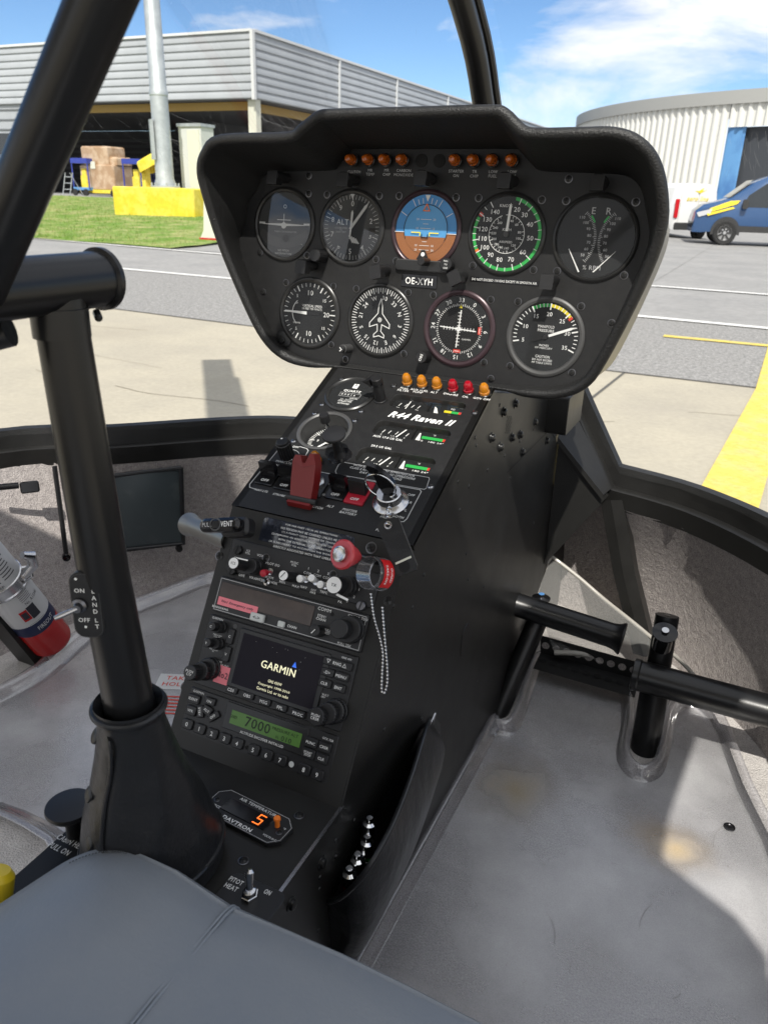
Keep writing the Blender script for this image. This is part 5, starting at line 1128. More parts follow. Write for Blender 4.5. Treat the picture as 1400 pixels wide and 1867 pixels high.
m=MB(); Mt=PS.at(*za(345,560),h=.0012); m.rrect(Mt,0,0,.0445,.0078,0,.0003,.0004,'pink',.0001); m.text(Mt,'No1 Emergency only',.0030,'ink',w=.036,shear=.2,z=.0006); part('tape_label',m,cr_)
m=MB(); Mt=PS.at(*za(460,627)); m.rrect(Mt,0,0,.0145,.0075,0,.0035,.001,MT['cab'],.0008); m.text(Mt,'↔' if 0 else '<->',.0026,'ink',z=.0038,bold=.02); part('transfer_button',m,cr_)
m=MB(); Mt=PS.at(*za(592,664)); m.rrect(Mt,0,0,.0068,.0055,0,.003,.0012,MT['cab'],.0006); part('chan_button',m,cr_)
k_,Mk=knob(*za(770,700),.0052,.012,cr_,h0=0); m=MB(); m.line(Mk,[(-.002,-.0025),(.0005,.0012)],.0007,'white',.0124); part('pointer',m,cr_)
knob(*za(955,692),.0118,.010,cr_,h0=0); knob(*za(905,690),.0085,.020,cr_,h0=.009)
# gps
M,m=face('gps','',(-.4155,.1440),.159,.0665)
sc=[PS.uv(*zb(*p)) for p in ((510,190),(1030,340),(945,672),(435,512))]; sx0=(sc[0][0]+sc[3][0])/2; sx1=(sc[1][0]+sc[2][0])/2; sy1=(sc[0][1]+sc[1][1])/2; sy0=(sc[2][1]+sc[3][1])/2
Ms=PS.M((sx0+sx1)/2,(sy0+sy1)/2,0); sw,sh=sx1-sx0,sy1-sy0
m.rrect(Ms,0,0,sw+.010,sh+.008,-.001,.0015,.002,'bezel',.0008)
fx=(PS.uv(*zb(230,300))[0]); m.line(PS.M(0,0,0),[(fx,PS.uv(*zb(240,200))[1]),(fx,PS.uv(*zb(230,370))[1]-.006)],.0004,'grey',.0003) if 0 else None
tx('GARMIN',*zb(342,98),.0022,hh=0,bold=.01); tx('COM',*zb(345,372),.0024,hh=0,bold=.01); tx('VLOC',*zb(385,400),.0024,hh=0,bold=.01); tx('GPS',*zb(1122,627),.0024,hh=0,bold=.01); tx('DEFAULT\nNAV',*zb(1012,588),.0018,hh=0); tx('GNS 430',*zb(1163,352),.0018,hh=0); tx('PWR PUSH\nVOL SQ',*zb(338,210),.0014,hh=0,mt_='grey') if 0 else tx('PWR PUSH\nVOL SQ',*zb(338,210),.0014,hh=0); tx('VOL PUSH\nID',*zb(313,300),.0014,hh=0)
m.disc(PS.at(*zb(453,147)),.0022,.0004,'bezelg',14)
gp=part('gps_navigator',m,cc,'navigation unit with dark colour start-up screen')
m=MB(); m.quad(Ms,-sw/2,-sh/2,sw/2,sh/2,.0018,'screen'); u,v=PS.uv(*zb(732,415)); Mg=PS.M(u,v,.0018); m.text(Mg,'GARMIN',.0068,'scrtxt',w=.036,z=.0003); m.text(Mg,'GARMIN',.0068,'scrtxt',w=.036,z=.00036,x=.00035)
u,v=PS.uv(*zb(838,395)); m.poly(PS.M(u,v,.0018),[(-.0024,-.002),(.0024,-.002),(0,.0032)],.0004,'scrblue')
for s,(x,y),w_ in (('GNS 430W',(712,507),.0145),('Copyright 1998-2010',(704,540),.0335),('Garmin Ltd. or its subs',(695,568),.0335)): u,v=PS.uv(*zb(x,y)); m.text(PS.M(u,v,.0018),s,.0026,'scrtxt',w=w_,z=.0003)
for i in range(8): m.disc(Ms,.0002,.0022,'white',6,x=rnd.uniform(-.4,.4)*sw,y=rnd.uniform(0,.45)*sh)
part('screen',m,gp)
def btn(px,py,w_,h_,s,par,th=.0028,rot=0,r=.0014,z=.0028):
    Mk=PS.at(px,py,rot=rot); m=MB(); m.rrect(Mk,0,0,w_,h_,-.0002,z,r,'black',.0007)
    if s: m.text(Mk,s,th,z=z+.0003,bold=.012)
    return part('button',m,par)
for s,x,y,w_ in (('COI',434,551,.0125),('OBS',537,588,.0125),('MSG',643,628,.0125),('FPL',747,665,.0125),('PROC',860,705,.0135)): btn(*zb(x,y),w_,.0062,s.replace('COI','CDI'),gp)
btn(*zb(1110,385),.0285,.0072,'RNG',gp); 
m=MB(); 
for x,sg in ((1057,-1),(1157,1)): u,v=PS.uv(*zb(x,366 if sg<0 else 400)); m.line(PS.M(u,v,.003),[(-.0017,-.0014*sg),(.0017,-.0014*sg),(0,.0018*sg)],.0004,'white',.0003,True)
part('arrow_marks',m,gp)
btn(*zb(1047,440),.0125,.0072,'-D>',gp,.0026); btn(*zb(1135,467),.0135,.0072,'MENU',gp,.0026); btn(*zb(1028,510),.0125,.0072,'CLR',gp,.0026); btn(*zb(1117,540),.0125,.0072,'ENT',gp,.0026)
btn(*zb(427,212),.0068,.0145,'C',gp,.0024); btn(*zb(403,325),.0068,.0145,'V',gp,.0024)
knob(*zb(335,150),.0055,.008,gp,h0=0,kn=True); knob(*zb(298,148),.0042,.016,gp,h0=.006,txt='C'); knob(*zb(318,258),.0055,.008,gp,h0=0,kn=True); knob(*zb(268,252),.0042,.016,gp,h0=.006,txt='V')
knob(*zb(270,415),.0098,.0085,gp,h0=0,kn=True); knob(*zb(225,432),.0086,.016,gp,h0=.007,kn=True); knob(*zb(160,443),.0072,.026,gp,h0=.015,kn=True,txt='PUSH\nC/V',th=.0024)
knob(*zb(1075,690),.0105,.0075,gp,h0=0,kn=True); knob(*zb(1030,705),.0095,.015,gp,h0=.007,kn=True); knob(*zb(963,725),.0082,.023,gp,h0=.014,kn=True,txt='PUSH\nCRSR',th=.0024)
m=MB(); Mt=PS.at(*zb(370,457),h=.0004); m.rrect(Mt,0,0,.0165,.0165,0,.0003,.0004,'pink',.0001); m.text(Mt,'No2',.0058,'ink',w=.0125,z=.0006); part('tape_label',m,gp)
# transponder
M,m=face('tx','',(-.4155,.0740),.159,.042)
lc=[PS.uv(*zb(*p)) for p in ((440,675),(885,835),(865,922),(420,762))]; lx0=(lc[0][0]+lc[3][0])/2; lx1=(lc[1][0]+lc[2][0])/2; ly1=(lc[0][1]+lc[1][1])/2; ly0=(lc[2][1]+lc[3][1])/2
ML=PS.M((lx0+lx1)/2,(ly0+ly1)/2,0); lw,lh=lx1-lx0,ly1-ly0; m.rrect(ML,-.001,.0,lw+.012,lh+.012,-.0005,.0012,.001,'bezel',.0005)
tx('GARMIN',*zb(220,567),.0022,hh=0,bold=.01); tx('GTX 328',*zb(1043,868),.0019,hh=0); tx('ALTITUDE ENCODER INSTALLED',*zb(620,867),.0024,hh=.0013,w=.046,bold=.01)
m.disc(PS.at(*zb(526,920)),.0018,.0004,'matte',10); m.disc(PS.at(*zb(812,1027)),.0026,.0006,'cab',14)
tp=part('transponder',m,cc,'transponder with green lit display and row of number buttons')
m=MB(); m.quad(ML,-lw/2,-lh/2,lw/2,lh/2,.0016,'lcd'); 
def lt(s,x,y,h,w_=None): u,v=PS.uv(*zb(x,y)); m.text(PS.M(u,v,.0016),s,h,'lcdd',w=w_,z=.0003,bold=.004)
lt('7000',601,777,.0088,.0265); lt('GND',448,722,.0028,.0075); lt('PRESSURE ALT',777,822,.0028,.0268); lt('FL',727,855,.0024); lt('010',783,870,.0044,.0105); part('display',m,tp)
for i,(x,y) in enumerate([(153,770),(232,800),(311,830),(391,861),(472,893),(574,934),(657,967),(745,1000),(896,1060),(980,1093)]): btn(*zb(x,y),.0118,.0092,str(i),tp,.0040,r=.002,z=.0024)
for s,x,y,w_,h_,ro in (('IDENT',196,610,.0125,.0082,0),('ON',297,625,.0115,.007,0),('VFR',178,683,.011,.009,0),('ALT',281,682,.0105,.008,-.3),('STBY',236,690,.0115,.0065,-1.25),('OFF',320,722,.0125,.0065,.75),('FUNC',942,888,.0125,.0085,0),('CRSR',1027,917,.0125,.0085,0),('START\nSTOP',924,958,.0125,.0085,0),('CLR',1008,990,.0125,.0085,0)): btn(*zb(x,y),w_,h_,s,tp,.0024 if '\n' not in s else .0019,rot=ro)
# vent pull handle
m=MB(); pc=on(402,957,PS.O+PS.N*.035,PS.N); Mv=PS.M(0,0,0); Mv.translation=pc; Mv=Mv@Matrix.Rotation(R(14),4,'Z'); m.rrect(Mv,0,0,.043,.013,-.006,.004,.0062,'gloss',.003); m.text(Mv,'PULL',.0040,'grey',x=-.0115,z=.0045,w=.010); m.text(Mv,'VENT',.0050,x=.0095,z=.0045,w=.0125,bold=.01); m.lathe(Mv,[(.0062,.004),(.006,.0048),(.0048,.0046)],'bezelg',20,x=-.0025)
m.rrect(Mv,.010,-.001,.030,.018,-.020,-.006,.006,'black',.003); vt=part('vent_handle',m,cc)
# lower deck: temperature gauge, screws, pitot switch
Mt=PD.at(*zc(345,277),h=.004); Mt=Mt@Matrix.Rotation(R(-5),4,'Z'); m=MB()
oc=[(-.040,-.008),(-.032,-.0155),(.032,-.0155),(.040,-.008),(.040,.008),(.032,.0155),(-.032,.0155),(-.040,.008)]
m.poly(Mt,oc,0,'black'); m.add([(x,y,0) for x,y in oc]+[(x,y,-.004) for x,y in oc],[((i+1)%8,i,8+i,8+(i+1)%8) for i in range(8)],'black',Mt,False)
m.line(Mt,[(x*.97,y*.95) for x,y in oc],.0004,'grey',.0003,True); m.rrect(Mt,-.002,.0005,.047,.014,.0001,.0008,.0006,'gloss',.0003); m.text(Mt,'AIR TEMPERATURE',.0030,w=.040,x=.002,y=.0115); m.text(Mt,'DAVTRON',.0038,w=.030,x=-.002,y=-.0118,bold=.02); m.text(Mt,'SOURCE',.0024,x=-.032,y=-.006); m.text(Mt,'VOLTS D.C.',.0018,x=.030,y=-.0095); m.text(Mt,'°F',.002,x=.0345,y=.004)
tg=part('temperature_gauge',m,cc,'air temperature gauge showing a red 5'); m=MB(); m.line(Mt,[(.015,.0055),(.0095,.0055),(.009,.0008),(.0145,.0008),(.014,-.0045),(.008,-.0045)],.0010,'led',.0013); part('digit',m,tg)
m=MB(); m.lathe(Mt@TR(.0275,.0035,0),[(.0022,0),(.002,.006),(.003,.007),(.0028,.009),(0,.0095)],'orange',12); part('selector_button',m,tg)
for x,y in ((-.034,.0),(.033,-.001)): inst('screw',SC,Mt@TR(x,y,0)@Matrix.Diagonal((.7,.7,.7,1)),tg)
for p in ((585,278),(322,492)): inst('screw',SC,PD.at(*zc(*p))@Matrix.Diagonal((1.1,1.1,1.1,1)),cc)
Mt=PD.at(*zc(352,660),h=.002); m=MB(); Mt=Mt@Matrix.Diagonal((.72,.85,.85,1)); m.rrect(Mt,0,0,.066,.034,-.002,0,.008,'black',.0006,n=5); m.text(Mt,'PITOT',.0050,w=.0165,x=-.0235,y=.008,bold=.015); m.text(Mt,'HEAT',.0050,w=.0155,x=-.0235,y=.0005,bold=.015); m.text(Mt,'ON',.0050,w=.0075,x=.0135,y=.0105,bold=.015); ps_=part('pitot_switch',m,cc)
m=MB(); m.lathe(Mt@TR(0,0,0),[(.0085,0),(.0085,.0035),(.0075,.004)],'steel',6); m.lathe(Mt,[(.0062,.003),(.006,.0075),(.0035,.009),(0,.009)],'steel',20); m.tube([Mt@Vector((0,0,.006)),Mt@Vector((-.004,.006,.021)),Mt@Vector((-.0045,.007,.0235))],[.0026,.0036,.0018],'steel',14); part('toggle',m,ps_)
m=MB(); m.line(PD.M(0,0,.001),[(XR-.001,.07),(XR-.001,sv0[0])],.0030,'steel',.0004); part('worn_edge_highlight',m,cc)  # bright strip on the worn deck edge, its lit highlight put into the material
# cabin heat knob at the left edge
Mt=PD.at(*zc(0,0)) ; b_=onZ(128,1470,.765); m=MB(); Mk=TR(b_.x,b_.y,.735); m.lathe(Mk,[(.006,0),(.006,.012),(.008,.022),(.0175,.026),(.019,.029),(.0185,.0315),(.006,.0325),(0,.0325)],'black',32); part('cabin_heat_knob',m,cc)
m=MB(); u=onZ(118,1540,.7352); Mk=TR(u.x,u.y,.7352); m.text(Mk,'CABIN HEAT',.0052,w=.030,x=.004,y=.004,bold=.01); m.text(Mk,'PULL ON',.0052,w=.021,x=0,y=-.005,bold=.01); part('cabin_heat_lettering',m,cc)
# ================================================================ CYCLIC STICK
def axisM(a,b):
    a=Vector(a);b=Vector(b); z=(b-a).normalized(); x=z.orthogonal().normalized(); 
    x=(Vector((0,0,1)).cross(z)); x=x.normalized() if x.length>1e-4 else z.orthogonal().normalized(); y=z.cross(x)
    return Matrix(((x.x,y.x,z.x,a.x),(x.y,y.y,z.y,a.y),(x.z,y.z,z.z,a.z),(0,0,0,1)))
cy=thing('cyclic_stick','black cyclic control post with T bar rising from a leather boot','control stick',(-.33,.33,.735))
m=MB(); m.tube([(-.326,.315,.86),(-.329,.307,1.0),(-.33,.300,1.165)],[.0168,.0152,.0135],'tube',36); part('post',m,cy)
m=MB(); Mx=axisM((-.33,.175,1.172),(-.33,.333,1.172)); L_=.158
m.lathe(Mx,[(0,0),(.0145,0),(.0148,.004),(.0148,L_-.004),(.0168,L_-.003),(.0168,L_),(.0155,L_+.001),(.013,L_+.0005),(.0125,L_-.004),(0,L_-.004)],'tube',44); m.lathe(axisM((-.322,.318,1.156),(-.300,.300,1.150)),[(.0022,0),(.0022,.008),(.001,.009),(0,.009)],'screwb',10)
m.tube([(-.33,.300,1.145),(-.33,.300,1.160)],.0148,'tube',28); part('pivot_tube',m,cy)
m=MB(); a=onY(185,0,.25); b=onY(17,400,.25); d=(a-b).normalized(); m.tube([b-d*.10,b,a,a+d*.2],.0113,'tube',32); part('cross_bar',m,cy)
m=MB(); m.tube([(-.335,.272,1.152),(-.38,.245,1.138),(-.46,.2,1.12)],.0085,'leather',14); part('trim_arm',m,cy)
# boot
rows=[];n=56
prof=[(0,.0222,.905),(.03,.0228,.900),(.08,.0215,.892),(.12,.0225,.884),(.3,.027,.86),(.5,.034,.83),(.7,.042,.80),(.85,.048,.775),(.96,.0515,.757),(1,.052,.752),(1.0,.0515,.745),(1,.052,.736)]
for t,r,z in prof:
    cxx=-.327-.016*t; cyy=.312+.022*t; row=[]
    for i in range(n):
        a=2*math.pi*i/n; w_=1+.022*math.sin(a*3+t*5)*t+.02*math.sin(a*7+t*9)*min(t,1-t)*2+.012*math.sin(a*11-t*14)*min(t,1-t)*2
        row.append((cxx+r*w_*math.cos(a),cyy+r*w_*math.sin(a)*(1+.05*t),z))
    rows.append(row)
rc=[]
for i in range(len(rows)-1):
    for k in range(3): rc.append([tuple(Vector(p).lerp(Vector(q),k/3)) for p,q in zip(rows[i],rows[i+1])])
rc.append(rows[-1])
m=MB(); m.grid([ [(-.327+.017*math.cos(2*math.pi*i/n),.312+.017*math.sin(2*math.pi*i/n),.897) for i in range(n)] ]+rc[:1],'leather',True,True); m.grid(rc,'leather',True,True); bt_=part('boot',m,cy,sharp=80)
m=MB(); m.tube(catmull([rows[1][i] for i in range(0,n,4)],3,True)+[rows[1][0]],.0024,'leather',10,False); part('piping',m,bt_); m=MB(); m.tube(catmull([tuple(Vector(rows[9][i])) for i in range(0,n,4)],3,True)+[rows[9][0]],.0022,'leather',8,False); part('piping',m,bt_)
def bootpt(px,py):   # nearest boot vertex row position on screen
    best=None
    for r in rc:
        for p in r:
            v=Vector(p)-CAM; z=v.dot(FW); x=700+F*v.dot(RT)/z; y=933.5-F*v.dot(UP)/z; e=(x-px)**2+(y-py)**2
            if (Vector((p[0]+.332,p[1]-.325,0))).dot(Vector((CAM.x+.332,CAM.y-.325,0)))>-.002 and (best is None or e<best[0]): best=(e,Vector(p))
    return best[1]
m=MB(); pth=[bootpt(*p)+Vector((.0006,-.0012,0)) for p in ((198,1292),(203,1350),(202,1410),(196,1470),(192,1530),(190,1560))]; m.tube(catmull(pth,4),.0016,'leather',8); part('flap_seam',m,bt_)
for p in ((172,1340),(168,1445),(165,1535)):
    q=bootpt(*p); nn=Vector((q.x+.332,q.y-.325,.02)).normalized(); m=MB(); m.lathe(axisM(q-nn*.0005,q+nn),[(.0058,0),(.0056,.0012),(.004,.002),(0,.0022)],'leather',18); part('snap_button',m,bt_)
# landing light plate and toggle on the post
c=on(160,1103,(-.328,.306,.95),Vector((.30,-.88,.05)).normalized()); nn=Vector((.42,-.90,.03)).normalized(); u=Vector((0,0,1)).cross(nn).normalized()
PC=Pl(Vector((-.3285,.307,.95))+nn*.0146,u,nn.cross(u)); pc=PC.uv(160,1103)
Mc=PC.M(*pc); m=MB(); m.rrect(Mc,0,0,.0185,.044,-.003,.0012,.007,'black',.0005,n=6); m.line(Mc,rr2(0,0,.0165,.042,.006),.0003,'bezelg',.0015,True)
for i,ch in enumerate('LAND'): m.text(Mc,ch,.0028,x=.0050,y=.0100-i*.0045,z=.0015,bold=.01)
for i,ch in enumerate('LT'): m.text(Mc,ch,.0028,x=.0050,y=-.0095-i*.0043,z=.0015,bold=.01)
m.text(Mc,'ON',.0028,x=-.0032,y=.0102,z=.0015,bold=.01); m.text(Mc,'OFF',.0028,x=-.0024,y=-.0095,z=.0015,bold=.01); m.disc(Mc,.0009,.0015,'white',8,x=-.0045,y=.0178); m.disc(Mc,.0009,.0015,'white',8,x=-.002,y=-.0142); lp_=part('switch_plate',m,cy)
m=MB(); Mk=Mc@TR(-.004,.0005,0); m.lathe(Mk,[(.0048,.001),(.0046,.003),(.003,.004),(.0026,.007),(0,.007)],'steeld',18); e=Mk@Vector((-.011,-.003,.013)); m.tube([Mk@Vector((0,0,.006)),(Mk@Vector((0,0,.006))).lerp(e,.7),e],[.0013,.0018,.0013],'steel',12); part('toggle',m,lp_)
# ================================================================ SEAT
st_=thing('pilot_seat','blue grey leather seat cushion with stitched edge in the foreground','seat',(-.05,0,.55))
def ringxy(ins,r,n=10):
    x0,x1,y0,y1=-.366+ins,.225-ins,-.42+ins,.304-ins*.9; r=max(.034-ins*.3,.008); p=[]
    for cx,cy_,a0 in ((x1-r,y1-r,0),(x0+r,y1-r,90),(x0+r,y0+r,180),(x1-r,y0+r,270)):
        for i in range(n+1): a=R(a0+90*i/n); p.append((cx+r*math.cos(a),cy_+r*math.sin(a)))
    q=[]                                   # densify straight runs
    for i in range(len(p)):
        a=Vector(p[i]);b=Vector(p[(i+1)%len(p)]); q.append(a)
        if (b-a).length>.08:
            for k in range(1,12): q.append(a.lerp(b,k/12))
    return [Vector((p.x-(.33*max(0,min(.25,.285-p.y)) if p.x<-.2+ins else 0)*max(0,min(1,(-.1-p.x)/.15)),p.y)) for p in q]
rows=[]
for ins,z in ((.012,.60),(.003,.66),(0,.70),(.0,.735),(.002,.755),(.006,.767),(.013,.7755),(.015,.7745),(.018,.7765),(.04,.7795),(.07,.782),(.11,.784),(.16,.785),(.22,.786),(.27,.786)):
    rows.append([(p[0],p[1],z+.008+.0015*math.sin(p[0]*25)*math.cos(p[1]*19)+(0 if z<.7 else .014*max(0,1-((p[0]+.305)/.068)**2)+.005*max(0,1-((p[0]+.13)/.10)**2))) for p in ringxy(ins,.10)])
m=MB(); m.grid(rows,'seat',True); m.add(rows[-1],[tuple(range(len(rows[-1])))],'seat'); cu=part('cushion',m,st_,sharp=80)
m=MB(); 
E1=[(a,b,c+.0097) for a,b,c in [(-.238,.304,.742),(-.238,.2995,.765),(-.2378,.291,.7758),(-.2375,.270,.7795),(-.237,.232,.7825),(-.236,.15,.7852),(-.235,-.1,.7865)]]
m.tube([Vector(p)-Vector((0,0,.0006)) for p in catmull(E1,5)],.0012,'seat',8); m.tube([Vector(p)+Vector((.0026,0,-.0005)) for p in catmull(E1,5)],.0010,'seat',8); part('seam',m,cu)
m=MB(); rr_=ringxy(.020,.10,24)
for i in range(26,56):
    a=rr_[i%len(rr_)];b=rr_[(i+1)%len(rr_)]
    if a.x>-.30: continue
    L_=(b-a).length; k=max(1,int(L_/.0055))
    for j in range(k): s0=a.lerp(b,j/k); s1=a.lerp(b,(j+.6)/k); m.tube([(s0.x,s0.y,.7855+.014*max(0,1-((s0.x+.305)/.068)**2)),(s1.x,s1.y,.7855+.014*max(0,1-((s1.x+.305)/.068)**2))],.0004,'thread',5)
part('stitching',m,cu)
# ================================================================ FIRE EXTINGUISHER (on the left wall)
A=onX(94,1166,-.93); B=onX(-60,986,-.93); d=(B-A).normalized(); Lx=(B-A).length
fe=thing('fire_extinguisher','red white and blue fire extinguisher strapped to the left footwell wall','fire extinguisher',A)
Mx=axisM(A,B); r=.0335
m=MB()
for z0,z1,mt in ((.004,.055,'extred'),(.055,.078,'extblue'),(.078,.262,'extwhite'),(.262,.285,'extblue'),(.285,Lx-.02,'extred')): m.lathe(Mx,[(r,z0),(r,z1)],mt,40)
m.lathe(Mx,[(0,-.006),(r*.8,-.006),(r*.95,-.002),(r,.004)],'extred',40); m.lathe(Mx,[(r,Lx-.02),(r*.7,Lx),(.01,Lx+.01),(0,Lx+.01)],'extred',30); body=part('cylinder',m,fe)
# label printing wrapped round the cylinder
def wrap(ang,z): return (Mx@Matrix.Rotation(ang,4,'Z'))@Matrix(((0,0,1,r+.0004),(1,0,0,0),(0,1,0,z),(0,0,0,1)))
toc=(CAM-A); lc_=Mx.inverted()@CAM; ac=math.atan2(lc_.y,lc_.x)
m=MB()
def wtext(s,ang,z,h,mt='ink',w=None):
    v,f,W,H=glyphs(s); sy=h/max(H,.5); sx_=sy if w is None else w/W
    m.add([((r+.0005)*math.cos(ac+ang+p.x*sx_/r),(r+.0005)*math.sin(ac+ang+p.x*sx_/r),z+p.y*sy) for p in v],f,mt,Mx,False)
def wquad(a0,a1,z0,z1,mt,o_=.0005,k=5):
    v=[];f=[]
    for i in range(k+1):
        a=ac+a0+(a1-a0)*i/k
        for z in (z0,z1): v.append(((r+o_)*math.cos(a),(r+o_)*math.sin(a),z))
    for i in range(k): f.append((2*i,2*i+2,2*i+3,2*i+1))
    m.add(v,f,mt,Mx,False)
wtext('FIREOUT',.35,.066,.008,'white',.030); wtext('No. A12345',.55,.120,.006,'ink',.028)
wquad(-.35,.0,.090,.112,'extred'); wquad(-.3,-.05,.094,.108,'ink',.0008); wquad(.02,.42,.088,.114,'ink'); m2=m
for i in range(8):
    wquad(-.3+.02*(i%3),.5-.03*(i%4),.080+i*.0 - .0 ,.0805,'ink') if i==0 else None
for i in range(11): wquad(-.75,-.05-.06*(i%3),.178+i*.0055,.1795+i*.0055,'ink',.0005,4)
for i in range(9): wquad(.12,.72-.05*(i%3),.178+i*.006,.1797+i*.006,'ink',.0005,4)
wquad(-.75,.75,.236,.2372,'ink'); wquad(-.2,-.05,.20,.215,'red'); wtext('SWEEP',-.35,.170,.005,'ink')
for i in range(6): wquad(.05,.62-.05*(i%2),.126+i*.0035,.1268+i*.0035,'ink',.0005,4)
part('label',m,body)
m=MB(); 
for z0 in (.145,): m.lathe(Mx,[(r+.0003,z0-.002),(r+.0022,z0-.001),(r+.0022,z0+.001),(r+.0008,z0+.003),(r+.0008,z0+.016),(r+.0022,z0+.018),(r+.0022,z0+.020),(r+.0003,z0+.021)],'steel',40)
al=ac+.75
def cyp(a,rr,z): return Mx@Vector((rr*math.cos(a),rr*math.sin(a),z))
m.tube([cyp(al,r+.002,.150),cyp(al+.15,r+.012,.152),cyp(al+.35,r+.014,.163),cyp(al+.3,r+.004,.168)],.0028,'steel',10)
m.tube([cyp(al+.05,r+.006,.160),cyp(al+.25,r+.022,.168),cyp(al+.3,r+.026,.185),cyp(al+.2,r+.02,.196)],[.006,.0075,.0085,.005],'steel',14); part('clamp_band',m,fe)
m=MB(); P0=onX(62,1205,-.955); P1=onX(-70,1045,-.955); Mb=axisM(P0,P1); m.box(Mb,-.022,-.010,-.03,.022,.012,.30,'body'); part('wall_bracket',m,fe)
# ================================================================ FLOOR MATS
def offs(P,dd):
    o=[];n=len(P)
    for i in range(n):
        a=(P[i]-P[i-1]);b=(P[(i+1)%n]-P[i]); a.normalize();b.normalize(); nn=Vector((-a.y,a.x))+Vector((-b.y,b.x)); nn.normalize(); o.append(P[i]+nn*dd)
    return o
def floormat(name,pts,label,cat,lip=.018,ins=.010,zb=.5065):
    ar=sum(pts[i-1].x*pts[i].y-pts[i].x*pts[i-1].y for i in range(len(pts)))
    if ar<0: pts=pts[::-1]
    th=thing(name,label,cat,(pts[0].x,pts[0].y,.5))
    m=MB(); inn=offs(pts,ins); tri=tessellate_polygon([[Vector((p.x,p.y,0)) for p in inn]]); m.poly(I4,[tuple(p) for p in inn],zb,'mat_'); part('sheet',m,th)
    m=MB(); n=len(pts); R_=[[(p.x,p.y,zb) for p in inn]]
    for k,(dd,z) in enumerate(((ins*.75,zb+.0015),(ins*.5,zb+lip*.3),(ins*.3,zb+lip*.75),(ins*.1,zb+lip),(-.002,zb+lip+.001),(-.006,zb+lip-.001))): R_.append([(p.x,p.y,z) for p in offs(pts,dd)])
    m.grid(R_,'matlip',True,True); part('raised_lip',m,th,sharp=80); return th
pp=[(650,1745),(700,1625),(755,1500),(800,1400),(838,1310),(850,1292),(870,1288),(905,1305),(930,1308),(948,1280),(962,1235),(978,1192),(1000,1182),(1050,1190),(1100,1205),(1130,1222),(1146,1250),(1148,1300),(1140,1350),(1150,1378),(1175,1392),(1200,1380),(1213,1340),(1222,1290),(1235,1268),(1262,1262),(1310,1288)]
P=[onZ(x,y,.53) for x,y in pp]; P=[Vector((p.x,p.y)) for p in P]+[Vector((.105,.93)),Vector((.15,.80)),Vector((.17,.60)),Vector((.18,.35)),Vector((.18,.1)),Vector((-.225,.1)),Vector((-.228,.35))]
P=[Vector((max(p.x,-.232),p.y)) for p in P]
P2=catmull([tuple(p) for p in P[:-3]],3)+[tuple(p) for p in P[-3:]]
rm=floormat('floor_mat',[Vector(p) for p in P2],'clear plastic floor mat with cut outs over grey carpet in the right footwell','floor mat')
sk=MB(); rs=random.Random(11)
MT['scuff']=mat('mat_scuff',(.20,.19,.18),.8)
for k in range(24):
    px,py=((1010,1720),(1165,1690),(1300,1545),(1190,1520))[k][0:2] if k<4 else (rs.uniform(760,1390),rs.uniform(1350,1850))
    q=onZ(px,py,.5071); a=rs.uniform(1.2,2.1) if k<3 else rs.uniform(0,3.1); L_=rs.uniform(.02,.05) if k<3 else rs.uniform(.002,.012); cv=rs.uniform(-.5,.5)
    P_=[(q.x+math.cos(a+cv*t)*L_*t,q.y+math.sin(a+cv*t)*L_*t) for t in (0,.25,.5,.75,1)]; sk.line(I4,P_,rs.uniform(.0002,.00045),'scuff',.5071)
part('scuff_marks',sk,rm)
sn=mk(lambda m:(m.lathe(I4,[(.007,0),(.0068,.001),(.004,.0012),(.0035,.0006),(0,.0006)],'steeld',18)))
for p in ((871,1353),(1329,1508)): inst('snap_fastener',sn,TR(*onZ(*p,.5072)),rm)
pl2=[(383,1046),(300,1076),(236,1100),(180,1128),(130,1165),(100,1190),(60,1222),(0,1256),(-60,1290)]
P=[onZ(x,y,.52) for x,y in pl2]; P=[Vector((p.x,p.y)) for p in P]
b1=onZ(-20,1490,.506); b2=onZ(95,1548,.506)
P=P+[Vector((b1.x-.12,b1.y-.03)),Vector((b1.x,b1.y)),Vector((b2.x,b2.y)),Vector((-.435,b2.y-.03)),Vector((-.435,.9)),Vector((-.435,1.20)),Vector((-.62,1.24)),Vector((-.78,1.17))]
floormat('floor_mat',[Vector(p) for p in catmull([tuple(p) for p in P],3,True)],'clear plastic floor mat over grey carpet in the left footwell','floor mat',lip=.018,ins=.025)
m=MB(); q=onZ(322,1243,.5068); Mk=TR(q.x,q.y,q.z)@Matrix.Rotation(R(24),4,'Z'); m.quad(Mk,-.03,-.02,.03,.02,.0002,'fascr'); m.text(Mk,'TAKE',.010,'red',y=.009,z=.0006); m.text(Mk,'HOLD',.010,'red',y=-.007,z=.0006)
for k in range(6): m.quad(Mk,-.05,-.04-.008*k,.02,-.037-.008*k,.0004,'red')
single('floor_label',m,'white label with red letters on the left footwell floor beside the console','label')
m=MB(); 
for k in range(2): q=onZ((288,205)[k],(1166,1238)[k],.5072); m.lathe(TR(q.x,q.y,q.z),[(.008,0),(.0075,.001),(0,.0014)],'steeld',14)
